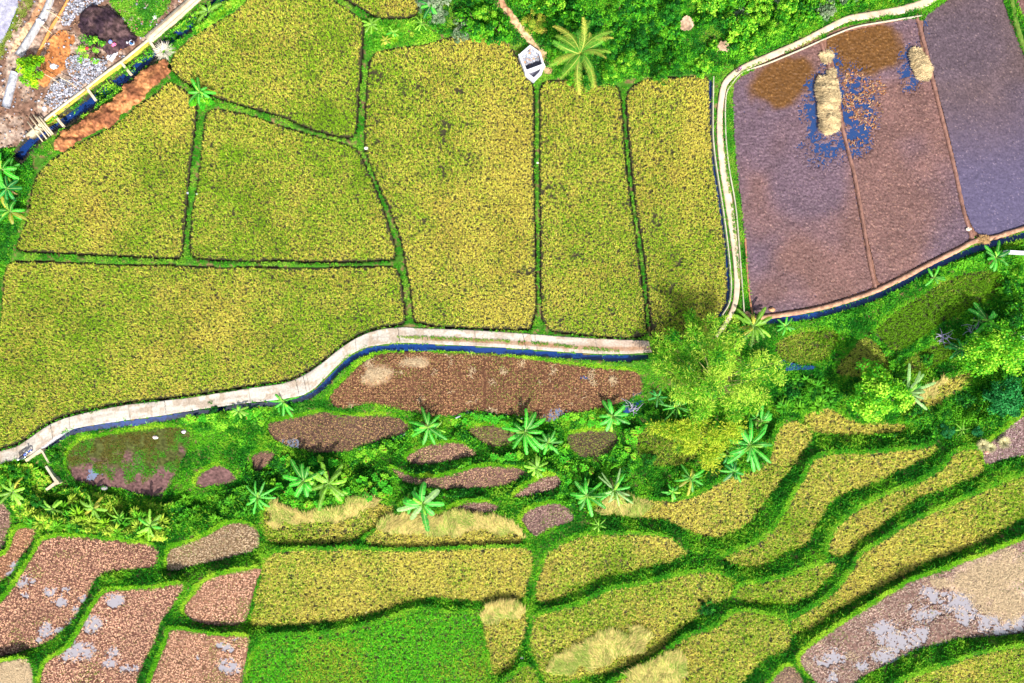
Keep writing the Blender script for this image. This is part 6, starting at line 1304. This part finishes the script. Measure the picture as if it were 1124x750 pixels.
mb = MB(); mb.tube([(.1,-.12,.25),(-.3,-.15,.24),(-.7,-.17,.32)],[.02,.04,.045],8); mb.build('exhaust', M_chr, e, smooth=True)
mb = MB(); mb.bar((-.05,.12,.22),(-.1,.3,.0),.02,.02); mb.build('kickstand', M_chr, e)

# ------------------------------------------------------------------ light, sky, camera
EL, AZ = math.radians(46), math.radians(157)      # sun in the south-south-east
sv = Vector((math.sin(AZ)*math.cos(EL), math.cos(AZ)*math.cos(EL), math.sin(EL)))
sl = bpy.data.lights.new('sun','SUN'); sl.energy = 5.0; sl.angle = math.radians(.6); sl.color = (1,.95,.86)
so = bpy.data.objects.new('sun', sl); col.objects.link(so); so.rotation_euler = sv.to_track_quat('Z','Y').to_euler(); so.location = sv*120
w = bpy.data.worlds.new('World'); scn.world = w; w.use_nodes = True; nt = w.node_tree; nt.nodes.clear()
out = nt.nodes.new('ShaderNodeOutputWorld'); bg = nt.nodes.new('ShaderNodeBackground'); nt.links.new(bg.outputs[0], out.inputs[0]); bg.inputs[1].default_value = .085
sky = nt.nodes.new('ShaderNodeTexSky'); sky.sky_type = 'NISHITA'; sky.sun_disc = False; sky.sun_elevation = EL; sky.sun_rotation = AZ
tc = nt.nodes.new('ShaderNodeTexCoord'); sx = nt.nodes.new('ShaderNodeSeparateXYZ'); nt.links.new(tc.outputs['Generated'], sx.inputs[0])
ns = nt.nodes.new('ShaderNodeTexNoise'); ns.inputs['Scale'].default_value = 3.5; ns.inputs['Detail'].default_value = 6; nt.links.new(tc.outputs['Generated'], ns.inputs['Vector'])
# clouds fill the southern half of the sky, the north is clear blue
ma = nt.nodes.new('ShaderNodeMath'); ma.operation = 'MULTIPLY_ADD'; ma.inputs[1].default_value = -1.6; ma.inputs[2].default_value = -.12; nt.links.new(sx.outputs[1], ma.inputs[0])
mb_ = nt.nodes.new('ShaderNodeMath'); mb_.operation = 'ADD'; nt.links.new(ma.outputs[0], mb_.inputs[0]); nt.links.new(ns.outputs['Fac'], mb_.inputs[1])
mr = nt.nodes.new('ShaderNodeMapRange'); mr.interpolation_type = 'SMOOTHSTEP'; mr.inputs[1].default_value = .45; mr.inputs[2].default_value = .75; nt.links.new(mb_.outputs[0], mr.inputs[0])
mx = nt.nodes.new('ShaderNodeMix'); mx.data_type = 'RGBA'; mx.inputs[7].default_value = (13,13.4,15,1); nt.links.new(mr.outputs[0], mx.inputs[0]); nt.links.new(sky.outputs[0], mx.inputs[6]); nt.links.new(mx.outputs[2], bg.inputs[0])
cam = bpy.data.cameras.new('camera'); co = bpy.data.objects.new('camera', cam); col.objects.link(co); co.location = (0,0,H); co.rotation_euler = (0,0,0)
cam.sensor_width = 36; cam.lens = 36*H/112.4; cam.clip_start = .5; cam.clip_end = 6000; scn.camera = co
vs_ = scn.view_settings; vs_.view_transform = 'Standard'; vs_.look = 'None'; vs_.gamma = 1; vs_.use_curve_mapping = False; vs_.exposure = 0.62
